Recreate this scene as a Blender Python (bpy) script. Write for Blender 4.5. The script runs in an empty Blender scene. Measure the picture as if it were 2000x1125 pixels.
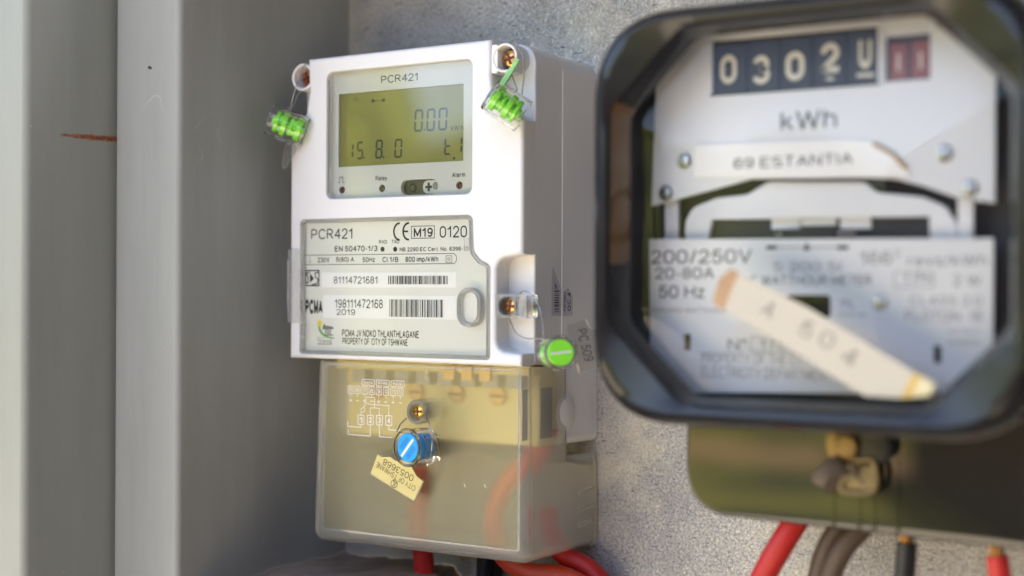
import bpy, bmesh, math, random
from mathutils import Vector, Matrix
from mathutils.geometry import tessellate_polygon

# ------------------------------------------------------------------ camera, sky, sun, exposure
S = bpy.context.scene
COL = S.collection
MM = 0.001
S.view_settings.view_transform = 'Standard'
S.view_settings.look = 'None'
S.view_settings.gamma = 1.0
S.view_settings.use_curve_mapping = False
S.view_settings.exposure = 2.92

cam_d = bpy.data.cameras.new('camera')
cam_d.lens = 50.0
cam_d.sensor_width = 36.0
cam_d.clip_start = 0.01
cam_d.clip_end = 2000.0
cam_d.dof.use_dof = True
cam_d.dof.focus_distance = 0.628
cam_d.dof.aperture_fstop = 3.4
cam = bpy.data.objects.new('camera', cam_d)
COL.objects.link(cam)
r_ = Vector((0.85716464, 0.51502403, 0.0043633))
u_ = Vector((-0.00248162, -0.0043417, 0.9999875))
f_ = Vector((-0.51503654, 0.85716474, 0.00244346))
M = Matrix((r_, u_, -f_)).transposed().to_4x4()
M.translation = Vector((365.85, -582.203, -1.9215)) * MM
cam.matrix_world = M
S.camera = cam

SUN_EL, SUN_AZ = math.radians(52), math.radians(40)     # the sun stands behind the cabinet, to its right
sun_dir = Vector((math.cos(SUN_EL) * math.sin(SUN_AZ), math.cos(SUN_EL) * math.cos(SUN_AZ), math.sin(SUN_EL)))
world = bpy.data.worlds.new('World')
S.world = world
world.use_nodes = True
wn = world.node_tree.nodes
wl = world.node_tree.links
sky = wn.new('ShaderNodeTexSky')
sky.sky_type = 'NISHITA'
sky.sun_disc = False
sky.sun_elevation = SUN_EL
sky.sun_rotation = SUN_AZ
sky.dust_density = 2.0
bg = wn['Background']
bg.inputs['Strength'].default_value = 0.12
hs_ = wn.new('ShaderNodeHueSaturation')
hs_.inputs['Saturation'].default_value = 0.85            # a hazy, pale sky
wl.new(sky.outputs[0], hs_.inputs['Color'])
wm = wn.new('ShaderNodeMix'); wm.data_type = 'RGBA'; wm.blend_type = 'MULTIPLY'; wm.inputs['Factor'].default_value = 1.0
wm.inputs['B'].default_value = (1.0, 0.965, 0.99, 1)       # the photograph's warm white balance
wl.new(hs_.outputs['Color'], wm.inputs['A'])
wl.new(wm.outputs['Result'], bg.inputs['Color'])
sun_d = bpy.data.lights.new('sun', 'SUN')
sun_d.energy = 4.5
sun_d.angle = math.radians(0.5)
sun_d.color = (1.0, 0.94, 0.84)
sun = bpy.data.objects.new('sun', sun_d)
COL.objects.link(sun)
sun.rotation_euler = sun_dir.to_track_quat('Z', 'Y').to_euler()
sun.location = (0, 0, 5)

S.cycles.max_bounces = 16
S.cycles.transmission_bounces = 14
S.cycles.transparent_max_bounces = 24
S.cycles.glossy_bounces = 6
S.cycles.diffuse_bounces = 5
S.cycles.sample_clamp_indirect = 6.0
S.cycles.blur_glossy = 0.5

# ------------------------------------------------------------------ materials
def nodes_of(name):
    m = bpy.data.materials.new(name)
    m.use_nodes = True
    nt = m.node_tree
    return m, nt.nodes, nt.links, nt.nodes['Principled BSDF']

def mat(name, col, rough=0.5, metal=0.0, var=0.06, scale=60.0, bump=0.0, bscale=None, spec=0.5, rvar=0.08, trans=0.0, ior=1.45, coat=0.0, sss=0.0):
    m, n, l, p = nodes_of(name)
    p.inputs['Metallic'].default_value = metal
    p.inputs['Specular IOR Level'].default_value = spec
    p.inputs['Transmission Weight'].default_value = trans
    p.inputs['IOR'].default_value = ior
    p.inputs['Coat Weight'].default_value = coat
    if sss:
        p.inputs['Subsurface Weight'].default_value = sss
        p.inputs['Subsurface Radius'].default_value = (0.002, 0.0018, 0.0015)
        p.inputs['Subsurface Scale'].default_value = 1.0
    tc = n.new('ShaderNodeTexCoord')
    nz = n.new('ShaderNodeTexNoise')
    nz.inputs['Scale'].default_value = scale
    nz.inputs['Detail'].default_value = 6
    l.new(tc.outputs['Object'], nz.inputs['Vector'])
    mx = n.new('ShaderNodeMix'); mx.data_type = 'RGBA'
    mx.inputs['A'].default_value = (*[c * (1 - var) for c in col], 1)
    mx.inputs['B'].default_value = (*[min(1, c * (1 + var)) for c in col], 1)
    l.new(nz.outputs['Fac'], mx.inputs['Factor'])
    l.new(mx.outputs['Result'], p.inputs['Base Color'])
    mr = n.new('ShaderNodeMapRange')
    mr.inputs['To Min'].default_value = max(0.0, rough - rvar)
    mr.inputs['To Max'].default_value = min(1, rough + rvar)
    l.new(nz.outputs['Fac'], mr.inputs['Value'])
    l.new(mr.outputs['Result'], p.inputs['Roughness'])
    if bump:
        nb = n.new('ShaderNodeTexNoise')
        nb.inputs['Scale'].default_value = bscale or scale * 8
        nb.inputs['Detail'].default_value = 4
        l.new(tc.outputs['Object'], nb.inputs['Vector'])
        bp = n.new('ShaderNodeBump')
        bp.inputs['Strength'].default_value = bump
        bp.inputs['Distance'].default_value = 0.0004
        l.new(nb.outputs['Fac'], bp.inputs['Height'])
        l.new(bp.outputs['Normal'], p.inputs['Normal'])
    return m

def pane(name, tint=(0.97, 0.98, 0.97), rough=0.02, ior=1.45, haze=0.0):
    """thin clear sheet: transparent, with a fresnel reflection and a trace of dusty haze"""
    m, n, l, p = nodes_of(name)
    out = n['Material Output']
    n.remove(p)
    tr = n.new('ShaderNodeBsdfTransparent'); tr.inputs['Color'].default_value = (*tint, 1)
    gl = n.new('ShaderNodeBsdfGlossy'); gl.inputs['Roughness'].default_value = rough
    fr = n.new('ShaderNodeFresnel'); fr.inputs['IOR'].default_value = ior
    mx = n.new('ShaderNodeMixShader')
    l.new(fr.outputs[0], mx.inputs[0]); l.new(tr.outputs[0], mx.inputs[1]); l.new(gl.outputs[0], mx.inputs[2])
    last = mx
    if haze:
        df = n.new('ShaderNodeBsdfDiffuse'); df.inputs['Color'].default_value = (0.8, 0.8, 0.8, 1)
        nz = n.new('ShaderNodeTexNoise'); nz.inputs['Scale'].default_value = 90; nz.inputs['Detail'].default_value = 8
        tc = n.new('ShaderNodeTexCoord'); l.new(tc.outputs['Object'], nz.inputs['Vector'])
        ml = n.new('ShaderNodeMath'); ml.operation = 'MULTIPLY'; ml.inputs[1].default_value = haze * 2
        l.new(nz.outputs['Fac'], ml.inputs[0])
        m2 = n.new('ShaderNodeMixShader')
        l.new(ml.outputs[0], m2.inputs[0]); l.new(mx.outputs[0], m2.inputs[1]); l.new(df.outputs[0], m2.inputs[2])
        last = m2
    l.new(last.outputs[0], out.inputs['Surface'])
    return m

def frosted(name, haze=0.23, tint=(0.95, 0.88, 0.54), base=(0.985, 0.97, 0.90), rough=0.15):
    """milky polycarbonate: rough refraction with a white body and a satin skin"""
    m, n, l, p = nodes_of(name)
    out = n['Material Output']
    p.inputs['Base Color'].default_value = (*base, 1)
    p.inputs['Transmission Weight'].default_value = 1.0
    p.inputs['IOR'].default_value = 1.42
    p.inputs['Roughness'].default_value = rough
    tc = n.new('ShaderNodeTexCoord')
    nz = n.new('ShaderNodeTexNoise'); nz.inputs['Scale'].default_value = 2600; nz.inputs['Detail'].default_value = 2
    l.new(tc.outputs['Object'], nz.inputs['Vector'])
    bp = n.new('ShaderNodeBump'); bp.inputs['Strength'].default_value = 0.35; bp.inputs['Distance'].default_value = 0.00015
    l.new(nz.outputs['Fac'], bp.inputs['Height']); l.new(bp.outputs['Normal'], p.inputs['Normal'])
    tl = n.new('ShaderNodeBsdfTranslucent'); tl.inputs['Color'].default_value = (*tint, 1)
    df = n.new('ShaderNodeBsdfDiffuse'); df.inputs['Color'].default_value = (*tint, 1)
    m1 = n.new('ShaderNodeMixShader'); m1.inputs[0].default_value = 0.5
    l.new(tl.outputs[0], m1.inputs[1]); l.new(df.outputs[0], m1.inputs[2])
    m2 = n.new('ShaderNodeMixShader'); m2.inputs[0].default_value = haze
    l.new(p.outputs[0], m2.inputs[1]); l.new(m1.outputs[0], m2.inputs[2])
    l.new(m2.outputs[0], out.inputs['Surface'])
    return m

def paint(name, col, rust=False):
    """enamelled sheet steel: faint orange peel, smudges, scratches, specks and spots of rust"""
    m, n, l, p = nodes_of(name)
    geo = n.new('ShaderNodeNewGeometry')
    def noise(scale, detail=5, rough=0.6, vec=None):
        z = n.new('ShaderNodeTexNoise'); z.inputs['Scale'].default_value = scale
        z.inputs['Detail'].default_value = detail; z.inputs['Roughness'].default_value = rough
        l.new(vec or geo.outputs['Position'], z.inputs['Vector']); return z
    def ramp(src, a, b):
        r = n.new('ShaderNodeMapRange'); r.interpolation_type = 'SMOOTHSTEP'
        r.inputs['From Min'].default_value = a; r.inputs['From Max'].default_value = b
        l.new(src, r.inputs['Value']); return r.outputs['Result']
    def mix(fac, a, b):
        x = n.new('ShaderNodeMix'); x.data_type = 'RGBA'
        l.new(fac, x.inputs['Factor'])
        for k, v in (('A', a), ('B', b)):
            if isinstance(v, tuple): x.inputs[k].default_value = (*v, 1)
            else: l.new(v, x.inputs[k])
        return x.outputs['Result']
    mp = n.new('ShaderNodeMapping'); mp.inputs['Scale'].default_value = (1, 1, 0.12)
    l.new(geo.outputs['Position'], mp.inputs['Vector'])
    a = noise(22, 8, 0.65, mp.outputs[0])
    c = mix(ramp(a.outputs['Fac'], 0.3, 0.7), tuple(x * 0.88 for x in col), tuple(x * 1.08 for x in col))
    b = noise(240, 4, 0.7)
    c = mix(ramp(b.outputs['Fac'], 0.70, 0.76), c, tuple(min(1, x * 1.5) for x in col))      # chalky specks
    d = noise(75, 3, 0.5)
    c = mix(ramp(d.outputs['Fac'], 0.755, 0.775), c, (0.035, 0.02, 0.013))                   # dark chips
    s1 = noise(38, 2, 0.4); s2 = noise(16, 3, 0.5)
    def m_(op, x, y):
        k = n.new('ShaderNodeMath'); k.operation = op
        for i, v in enumerate((x, y)):
            if isinstance(v, (int, float)): k.inputs[i].default_value = v
            else: l.new(v, k.inputs[i])
        return k.outputs[0]
    hair = ramp(m_('ABSOLUTE', m_('SUBTRACT', s1.outputs['Fac'], 0.5), 0), 0.0035, 0.0012)
    c = mix(m_('MULTIPLY', hair, ramp(s2.outputs['Fac'], 0.64, 0.74)), c, tuple(min(1, x * 1.3) for x in col))   # hair scratches
    g = noise(6, 6, 0.7, mp.outputs[0])
    c = mix(m_('MULTIPLY', ramp(g.outputs['Fac'], 0.50, 0.75), 0.35), c, (0.19, 0.155, 0.115))                      # brownish grime
    if rust:
        sp = n.new('ShaderNodeSeparateXYZ'); l.new(geo.outputs['Position'], sp.inputs[0])
        def math_(op, x, y=None):
            k = n.new('ShaderNodeMath'); k.operation = op
            for i, v in enumerate((x, y)):
                if v is None: continue
                if isinstance(v, (int, float)): k.inputs[i].default_value = v
                else: l.new(v, k.inputs[i])
            return k.outputs[0]
        w = noise(420, 4, 0.7)
        wob = math_('MULTIPLY', math_('SUBTRACT', w.outputs['Fac'], 0.5), 0.0024)
        slope = math_('MULTIPLY', math_('ADD', sp.outputs['Y'], 0.136), 0.03)
        z0 = math_('ABSOLUTE', math_('ADD', math_('SUBTRACT', math_('SUBTRACT', sp.outputs['Z'], 0.0662), slope), wob))
        wid = math_('MULTIPLY', math_('ADD', sp.outputs['Y'], 0.1535), 0.05)
        wid = math_('MINIMUM', wid, 0.0009)
        line = ramp(math_('SUBTRACT', wid, z0), -0.0009, 0.0004)
        yy = ramp(sp.outputs['Y'], -0.153, -0.150)
        f = math_('MULTIPLY', line, yy)
        rc = noise(900, 3, 0.7)
        c = mix(f, c, mix(ramp(rc.outputs['Fac'], 0.35, 0.65), (0.09, 0.022, 0.008), (0.36, 0.10, 0.025)))
    l.new(c, p.inputs['Base Color'])
    r = ramp(a.outputs['Fac'], 0.2, 0.8)
    mr = n.new('ShaderNodeMapRange'); mr.inputs['To Min'].default_value = 0.38; mr.inputs['To Max'].default_value = 0.52
    l.new(r, mr.inputs['Value']); l.new(mr.outputs['Result'], p.inputs['Roughness'])
    bp = n.new('ShaderNodeBump'); bp.inputs['Strength'].default_value = 0.25; bp.inputs['Distance'].default_value = 0.0003
    o = noise(500, 3, 0.5); l.new(o.outputs['Fac'], bp.inputs['Height']); l.new(bp.outputs['Normal'], p.inputs['Normal'])
    return m

def galvanised(name):
    """grey zinc sheet with a fine crazed skin, pinholes and rust specks"""
    m, n, l, p = nodes_of(name)
    geo = n.new('ShaderNodeNewGeometry')
    def link(node, vec=None): l.new(vec or geo.outputs['Position'], node.inputs['Vector']); return node
    wz = link(n.new('ShaderNodeTexNoise')); wz.inputs['Scale'].default_value = 300; wz.inputs['Detail'].default_value = 4
    ad = n.new('ShaderNodeMix'); ad.data_type = 'VECTOR'; ad.inputs['Factor'].default_value = 0.004
    l.new(geo.outputs['Position'], ad.inputs['A']); l.new(wz.outputs['Color'], ad.inputs['B'])
    v1 = link(n.new('ShaderNodeTexVoronoi'), ad.outputs['Result']); v1.feature = 'DISTANCE_TO_EDGE'; v1.inputs['Scale'].default_value = 620
    v2 = link(n.new('ShaderNodeTexVoronoi'), ad.outputs['Result']); v2.inputs['Scale'].default_value = 620
    big = link(n.new('ShaderNodeTexNoise')); big.inputs['Scale'].default_value = 26; big.inputs['Detail'].default_value = 8
    def ramp(src, a, b, lo=0.0, hi=1.0):
        r = n.new('ShaderNodeMapRange'); r.interpolation_type = 'SMOOTHSTEP'
        for k, v in (('From Min', a), ('From Max', b), ('To Min', lo), ('To Max', hi)): r.inputs[k].default_value = v
        l.new(src, r.inputs['Value']); return r.outputs['Result']
    def mix(fac, a, b):
        x = n.new('ShaderNodeMix'); x.data_type = 'RGBA'; l.new(fac, x.inputs['Factor'])
        for k, v in (('A', a), ('B', b)):
            if isinstance(v, tuple): x.inputs[k].default_value = (*v, 1)
            else: l.new(v, x.inputs[k])
        return x.outputs['Result']
    c = mix(ramp(big.outputs['Fac'], 0.3, 0.7), (0.37, 0.36, 0.345), (0.55, 0.535, 0.505))
    sepv = n.new('ShaderNodeSeparateColor'); l.new(v2.outputs['Color'], sepv.inputs[0])
    c = mix(ramp(sepv.outputs[0], 0.0, 1.0, 0, 0.25), c, (0.47, 0.46, 0.45))
    gr = link(n.new('ShaderNodeTexNoise')); gr.inputs['Scale'].default_value = 750; gr.inputs['Detail'].default_value = 5; gr.inputs['Roughness'].default_value = 0.75
    c = mix(ramp(gr.outputs['Fac'], 0.56, 0.36, 0, 0.7), c, (0.13, 0.125, 0.12))
    c = mix(ramp(gr.outputs['Fac'], 0.56, 0.70, 0, 0.7), c, (0.62, 0.61, 0.58))
    c = mix(ramp(v1.outputs['Distance'], 0.10, 0.0, 0, 0.30), c, (0.16, 0.155, 0.15))
    sp = link(n.new('ShaderNodeTexNoise')); sp.inputs['Scale'].default_value = 170; sp.inputs['Detail'].default_value = 5; sp.inputs['Roughness'].default_value = 0.65
    c = mix(ramp(sp.outputs['Fac'], 0.66, 0.72), c, (0.07, 0.035, 0.02))
    mp = n.new('ShaderNodeMapping'); mp.inputs['Scale'].default_value = (0.35, 1, 1.3); l.new(geo.outputs['Position'], mp.inputs['Vector'])
    fl = link(n.new('ShaderNodeTexNoise'), mp.outputs[0]); fl.inputs['Scale'].default_value = 420; fl.inputs['Detail'].default_value = 3
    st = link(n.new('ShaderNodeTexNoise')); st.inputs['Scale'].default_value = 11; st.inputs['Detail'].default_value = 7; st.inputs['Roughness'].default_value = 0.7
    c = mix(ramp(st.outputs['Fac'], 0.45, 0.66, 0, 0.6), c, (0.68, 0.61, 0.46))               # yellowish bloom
    c = mix(ramp(fl.outputs['Fac'], 0.645, 0.69, 0, 0.7), c, (0.09, 0.06, 0.04))             # dark flecks
    l.new(c, p.inputs['Base Color'])
    p.inputs['Metallic'].default_value = 0.4
    l.new(ramp(sepv.outputs[1], 0, 1, 0.35, 0.6), p.inputs['Roughness'])
    bp = n.new('ShaderNodeBump'); bp.inputs['Strength'].default_value = 0.45; bp.inputs['Distance'].default_value = 0.0003
    l.new(ramp(v1.outputs['Distance'], 0.0, 0.25), bp.inputs['Height']); l.new(bp.outputs['Normal'], p.inputs['Normal'])
    return m

def grass(name):
    m, n, l, p = nodes_of(name)
    geo = n.new('ShaderNodeNewGeometry')
    z = n.new('ShaderNodeTexNoise'); z.inputs['Scale'].default_value = 0.7; z.inputs['Detail'].default_value = 10; z.inputs['Roughness'].default_value = 0.7
    l.new(geo.outputs['Position'], z.inputs['Vector'])
    x = n.new('ShaderNodeMix'); x.data_type = 'RGBA'
    x.inputs['A'].default_value = (0.12, 0.118, 0.014, 1); x.inputs['B'].default_value = (0.21, 0.188, 0.026, 1)
    r = n.new('ShaderNodeMapRange'); r.inputs['From Min'].default_value = 0.3; r.inputs['From Max'].default_value = 0.7
    l.new(z.outputs['Fac'], r.inputs['Value']); l.new(r.outputs['Result'], x.inputs['Factor'])
    z2 = n.new('ShaderNodeTexNoise'); z2.inputs['Scale'].default_value = 0.8; z2.inputs['Detail'].default_value = 4
    l.new(geo.outputs['Position'], z2.inputs['Vector'])
    r2 = n.new('ShaderNodeMapRange'); r2.inputs['From Min'].default_value = 0.50; r2.inputs['From Max'].default_value = 0.56
    l.new(z2.outputs['Fac'], r2.inputs['Value'])
    x2 = n.new('ShaderNodeMix'); x2.data_type = 'RGBA'; l.new(r2.outputs['Result'], x2.inputs['Factor'])
    l.new(x.outputs['Result'], x2.inputs['A']); x2.inputs['B'].default_value = (0.03, 0.04, 0.01, 1)
    l.new(x2.outputs['Result'], p.inputs['Base Color']); p.inputs['Roughness'].default_value = 0.9
    return m

WHITE = mat('white_plastic', (0.745, 0.74, 0.73), 0.38, var=0.02, scale=35, bump=0.10, bscale=2500, sss=0.0)
PLATE = mat('silver_grey_faceplate', (0.60, 0.61, 0.59), 0.5, var=0.02)
LABELG = mat('grey_label_foil', (0.71, 0.715, 0.68), 0.55, var=0.02)
PAPER = mat('white_sticker_paper', (0.82, 0.82, 0.83), 0.6, var=0.015)
INK = mat('black_ink', (0.015, 0.015, 0.016), 0.6)
LCDG = mat('olive_lcd', (0.215, 0.21, 0.042), 0.35, var=0.05, scale=25)
LCDD = mat('lcd_segment', (0.010, 0.016, 0.010), 0.5)
LCDF = mat('lcd_shadow_and_faint_mark', (0.15, 0.155, 0.05), 0.5)
BRASS = mat('yellow_zinc_screw', (0.62, 0.36, 0.14), 0.28, 1.0, var=0.35, scale=500, rvar=0.15)
BRASSD = mat('dark_brass_slot', (0.12, 0.03, 0.015), 0.5, 0.5)
REDZ = mat('copper_red_screw', (0.55, 0.16, 0.09), 0.3, 1.0, var=0.4, scale=600)
DARK = mat('dark_recess', (0.02, 0.02, 0.02), 0.5)
SLOTD = mat('brown_black_slot', (0.055, 0.045, 0.03), 0.3, var=0.3)
LEDR = mat('red_led', (0.10, 0.012, 0.01), 0.15)
LEDO = mat('amber_led', (0.07, 0.055, 0.015), 0.15)
STEEL = mat('bright_steel', (0.55, 0.54, 0.52), 0.3, 1.0, var=0.1, scale=300)
CLEAR = pane('clear_cover_plastic', (0.975, 0.98, 0.965), 0.04, 1.3, 0.008)
CLEARS = mat('clear_seal_plastic', (0.985, 0.99, 0.985), 0.04, trans=1.0, ior=1.38, var=0.0, rvar=0.02)
CLEARE = pane('clear_moulded_edge', (0.96, 0.965, 0.955), 0.06, 1.45, 0.13)
WINDOW = pane('display_window', (0.965, 0.97, 0.955), 0.02, 1.4, 0.003)
GLASS = pane('meter_glass', (0.97, 0.975, 0.975), 0.01, 1.38, 0.008)
FROST = frosted('frosted_polycarbonate', 0.17, rough=0.13)
FROSTE = frosted('frosted_moulded_edge', 0.23, (0.95, 0.92, 0.80), (0.99, 0.985, 0.95), 0.14)
GREEN = mat('neon_green_plastic', (0.30, 1.0, 0.06), 0.3, var=0.12, scale=200)
BLUE = mat('blue_plastic', (0.012, 0.33, 0.80), 0.35, var=0.05, scale=200)
BLUED = mat('blue_print', (0.008, 0.13, 0.36), 0.5)
SEALW = mat('white_slot_mark', (0.80, 0.84, 0.80), 0.4)
TAGY = mat('yellow_tag_plastic', (0.66, 0.56, 0.22), 0.35, var=0.08, scale=120)
TAGT = pane('clear_tag_plastic', (0.90, 0.89, 0.87), 0.05, 1.5, 0.04)
WIRE = mat('twisted_seal_wire', (0.42, 0.40, 0.38), 0.32, 1.0, var=0.3, scale=900)
CREAM = mat('cream_terminal_block', (0.90, 0.76, 0.33), 0.5, var=0.05)
GREYBLK = mat('grey_terminal_block', (0.42, 0.40, 0.36), 0.5, var=0.05)
ORANGE = mat('dull_brass', (0.62, 0.40, 0.13), 0.4, 0.6, var=0.25, scale=200)
BLACKB = mat('black_bakelite', (0.012, 0.012, 0.013), 0.19, var=0.2, rvar=0.05, spec=0.5)
BLACKM = mat('black_glossy_terminal_cover', (0.016, 0.015, 0.012), 0.05, var=0.2, rvar=0.03, spec=0.75, ior=1.5)
AMBER = mat('painted_amber_reflection', (0.10, 0.052, 0.012), 0.15, var=0.35, scale=30, spec=0.8)  # warm reflection on the black bevel, painted as its colour
DIAL = mat('off_white_dial', (0.77, 0.785, 0.81), 0.42, var=0.02)
DIALB = mat('dial_black', (0.014, 0.016, 0.022), 0.55)
DIALP = mat('faded_dial_print', (0.07, 0.075, 0.10), 0.6, var=0.15)
DIALF = mat('pale_dial_print', (0.27, 0.28, 0.31), 0.6, var=0.1)
DIGIT = mat('cream_digit', (0.74, 0.71, 0.60), 0.5)
REDW = mat('red_drum', (0.27, 0.06, 0.045), 0.4, var=0.2)
REDB = mat('dark_red_frame', (0.05, 0.02, 0.015), 0.5)
TAPE = mat('aged_tape_paper', (0.56, 0.515, 0.42), 0.6, var=0.06, scale=40)
TAPEG = mat('yellowed_glue', (0.62, 0.42, 0.11), 0.4, var=0.25, scale=150)
TAPEO = mat('orange_brown_stain', (0.46, 0.29, 0.16), 0.5, var=0.45, scale=200)
INKF = mat('faint_pencil', (0.33, 0.30, 0.27), 0.7)
BURN = mat('scorched_paper', (0.42, 0.26, 0.09), 0.6, var=0.3, scale=120)
RED = mat('red_cable_sheath', (0.52, 0.022, 0.02), 0.42, var=0.15, scale=90, bump=0.15)
ORCAB = mat('orange_cable_sheath', (0.85, 0.20, 0.03), 0.4, var=0.1)
BROWN = mat('brown_cable_sheath', (0.085, 0.055, 0.038), 0.5, var=0.25, scale=60, bump=0.15)
BLACKC = mat('black_cable_sheath', (0.014, 0.014, 0.017), 0.4, var=0.2)
COPPER = mat('copper_strand', (0.30, 0.155, 0.055), 0.4, 1.0, var=0.2, scale=400)
BRASSOLD = mat('old_brass_bolt', (0.17, 0.115, 0.045), 0.4, 0.9, var=0.4, scale=250)
FOIL = mat('crumpled_lead_tag', (0.12, 0.085, 0.06), 0.55, 0.3, var=0.3, scale=200, bump=0.6, bscale=300)
RUSTFL = mat('rusty_dirt', (0.25, 0.185, 0.14), 0.85, var=0.4, scale=45, bump=0.8, bscale=260)
YEL = mat('emblem_yellow', (0.80, 0.60, 0.05), 0.5)
EGRN = mat('emblem_green', (0.16, 0.42, 0.12), 0.5)
EGRY = mat('emblem_grey', (0.16, 0.17, 0.16), 0.6)
WHITEP = mat('white_moulded_line', (0.80, 0.80, 0.78), 0.6)
QCW = mat('translucent_sticker', (0.52, 0.52, 0.58), 0.3, var=0.05)
PAINT = paint('grey_enamel', (0.315, 0.325, 0.305))
BLOCKER = mat('brown_light_blocker', (0.08, 0.042, 0.02), 0.6, var=0.2, scale=15)
PAINTR = paint('grey_enamel_rust_streak', (0.245, 0.255, 0.225), True)
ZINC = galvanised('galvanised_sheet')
GRASS = grass('lawn_grass')
EARTH = mat('pale_dry_earth', (0.43, 0.365, 0.27), 0.9, var=0.15, scale=3)
PATHM = mat('red_earth_path', (0.36, 0.21, 0.10), 0.9, var=0.2, scale=2)
FOLIAGE = mat('sunlit_foliage', (0.10, 0.115, 0.014), 0.9, var=0.85, scale=1.1, bump=0)
BRICK = mat('dark_brick', (0.09, 0.06, 0.045), 0.9, var=0.3, scale=6)

# ------------------------------------------------------------------ mesh helpers (all in millimetres)
ORG = {}
def thing(name, label, cat, loc, group=None):
    o = bpy.data.objects.new(name, None)
    COL.objects.link(o)
    o.location = Vector(loc) * MM
    o.empty_display_size = 0.01
    o['label'] = label; o['category'] = cat
    if group: o['group'] = group
    ORG[o.name] = Vector(loc)
    return o
def tag(o, label, cat, group=None):
    o['label'] = label; o['category'] = cat
    if group: o['group'] = group
    return o

def ccw(p):
    a = sum(p[i][0] * p[(i + 1) % len(p)][1] - p[(i + 1) % len(p)][0] * p[i][1] for i in range(len(p)))
    return list(p) if a > 0 else list(reversed(p))
def inset(p, d):
    p = ccw(p); n = len(p); out = []
    for i in range(n):
        a, b, c = Vector(p[i - 1]), Vector(p[i]), Vector(p[(i + 1) % n])
        e1 = (b - a); e2 = (c - b)
        if e1.length < 1e-6 or e2.length < 1e-6: out.append((b.x, b.y)); continue
        e1.normalize(); e2.normalize()
        n1 = Vector((-e1.y, e1.x)); n2 = Vector((-e2.y, e2.x))
        k = max(0.35, 1 + n1.dot(n2))
        q = b + (n1 + n2) * (d / k)
        out.append((q.x, q.y))
    return out
def roundp(pts, r, seg=5):
    """round a polygon's corners; r is one radius or one per corner"""
    n = len(pts); rs = r if isinstance(r, (list, tuple)) else [r] * n
    out = []
    for i in range(n):
        a, b, c = Vector(pts[i - 1]), Vector(pts[i]), Vector(pts[(i + 1) % n])
        rr = rs[i]
        if rr <= 0: out.append((b.x, b.y)); continue
        u = (a - b); v = (c - b); lu, lv = u.length, v.length
        u.normalize(); v.normalize()
        ang = u.angle(v)
        if abs(ang - math.pi) < 0.02: out.append((b.x, b.y)); continue
        t = min(rr / math.tan(ang / 2), lu * 0.49, lv * 0.49)
        p0, p1 = b + u * t, b + v * t
        for k in range(seg + 1):
            s = k / seg
            q = p0 * (1 - s) ** 2 + b * 2 * s * (1 - s) * 0.86 + (p0 + p1) * 0.5 * 2 * s * (1 - s) * 0.14 + p1 * s ** 2
            out.append((q.x, q.y))
    return out
def rect(x0, z0, x1, z1, r=0, seg=5):
    x0, x1 = min(x0, x1), max(x0, x1); z0, z1 = min(z0, z1), max(z0, z1)
    p = [(x0, z0), (x1, z0), (x1, z1), (x0, z1)]
    return roundp(p, r, seg) if r else p
def circ(x, z, r, n=32, rz=None):
    return [(x + r * math.cos(2 * math.pi * k / n), z + (rz or r) * math.sin(2 * math.pi * k / n)) for k in range(n)]

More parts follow.
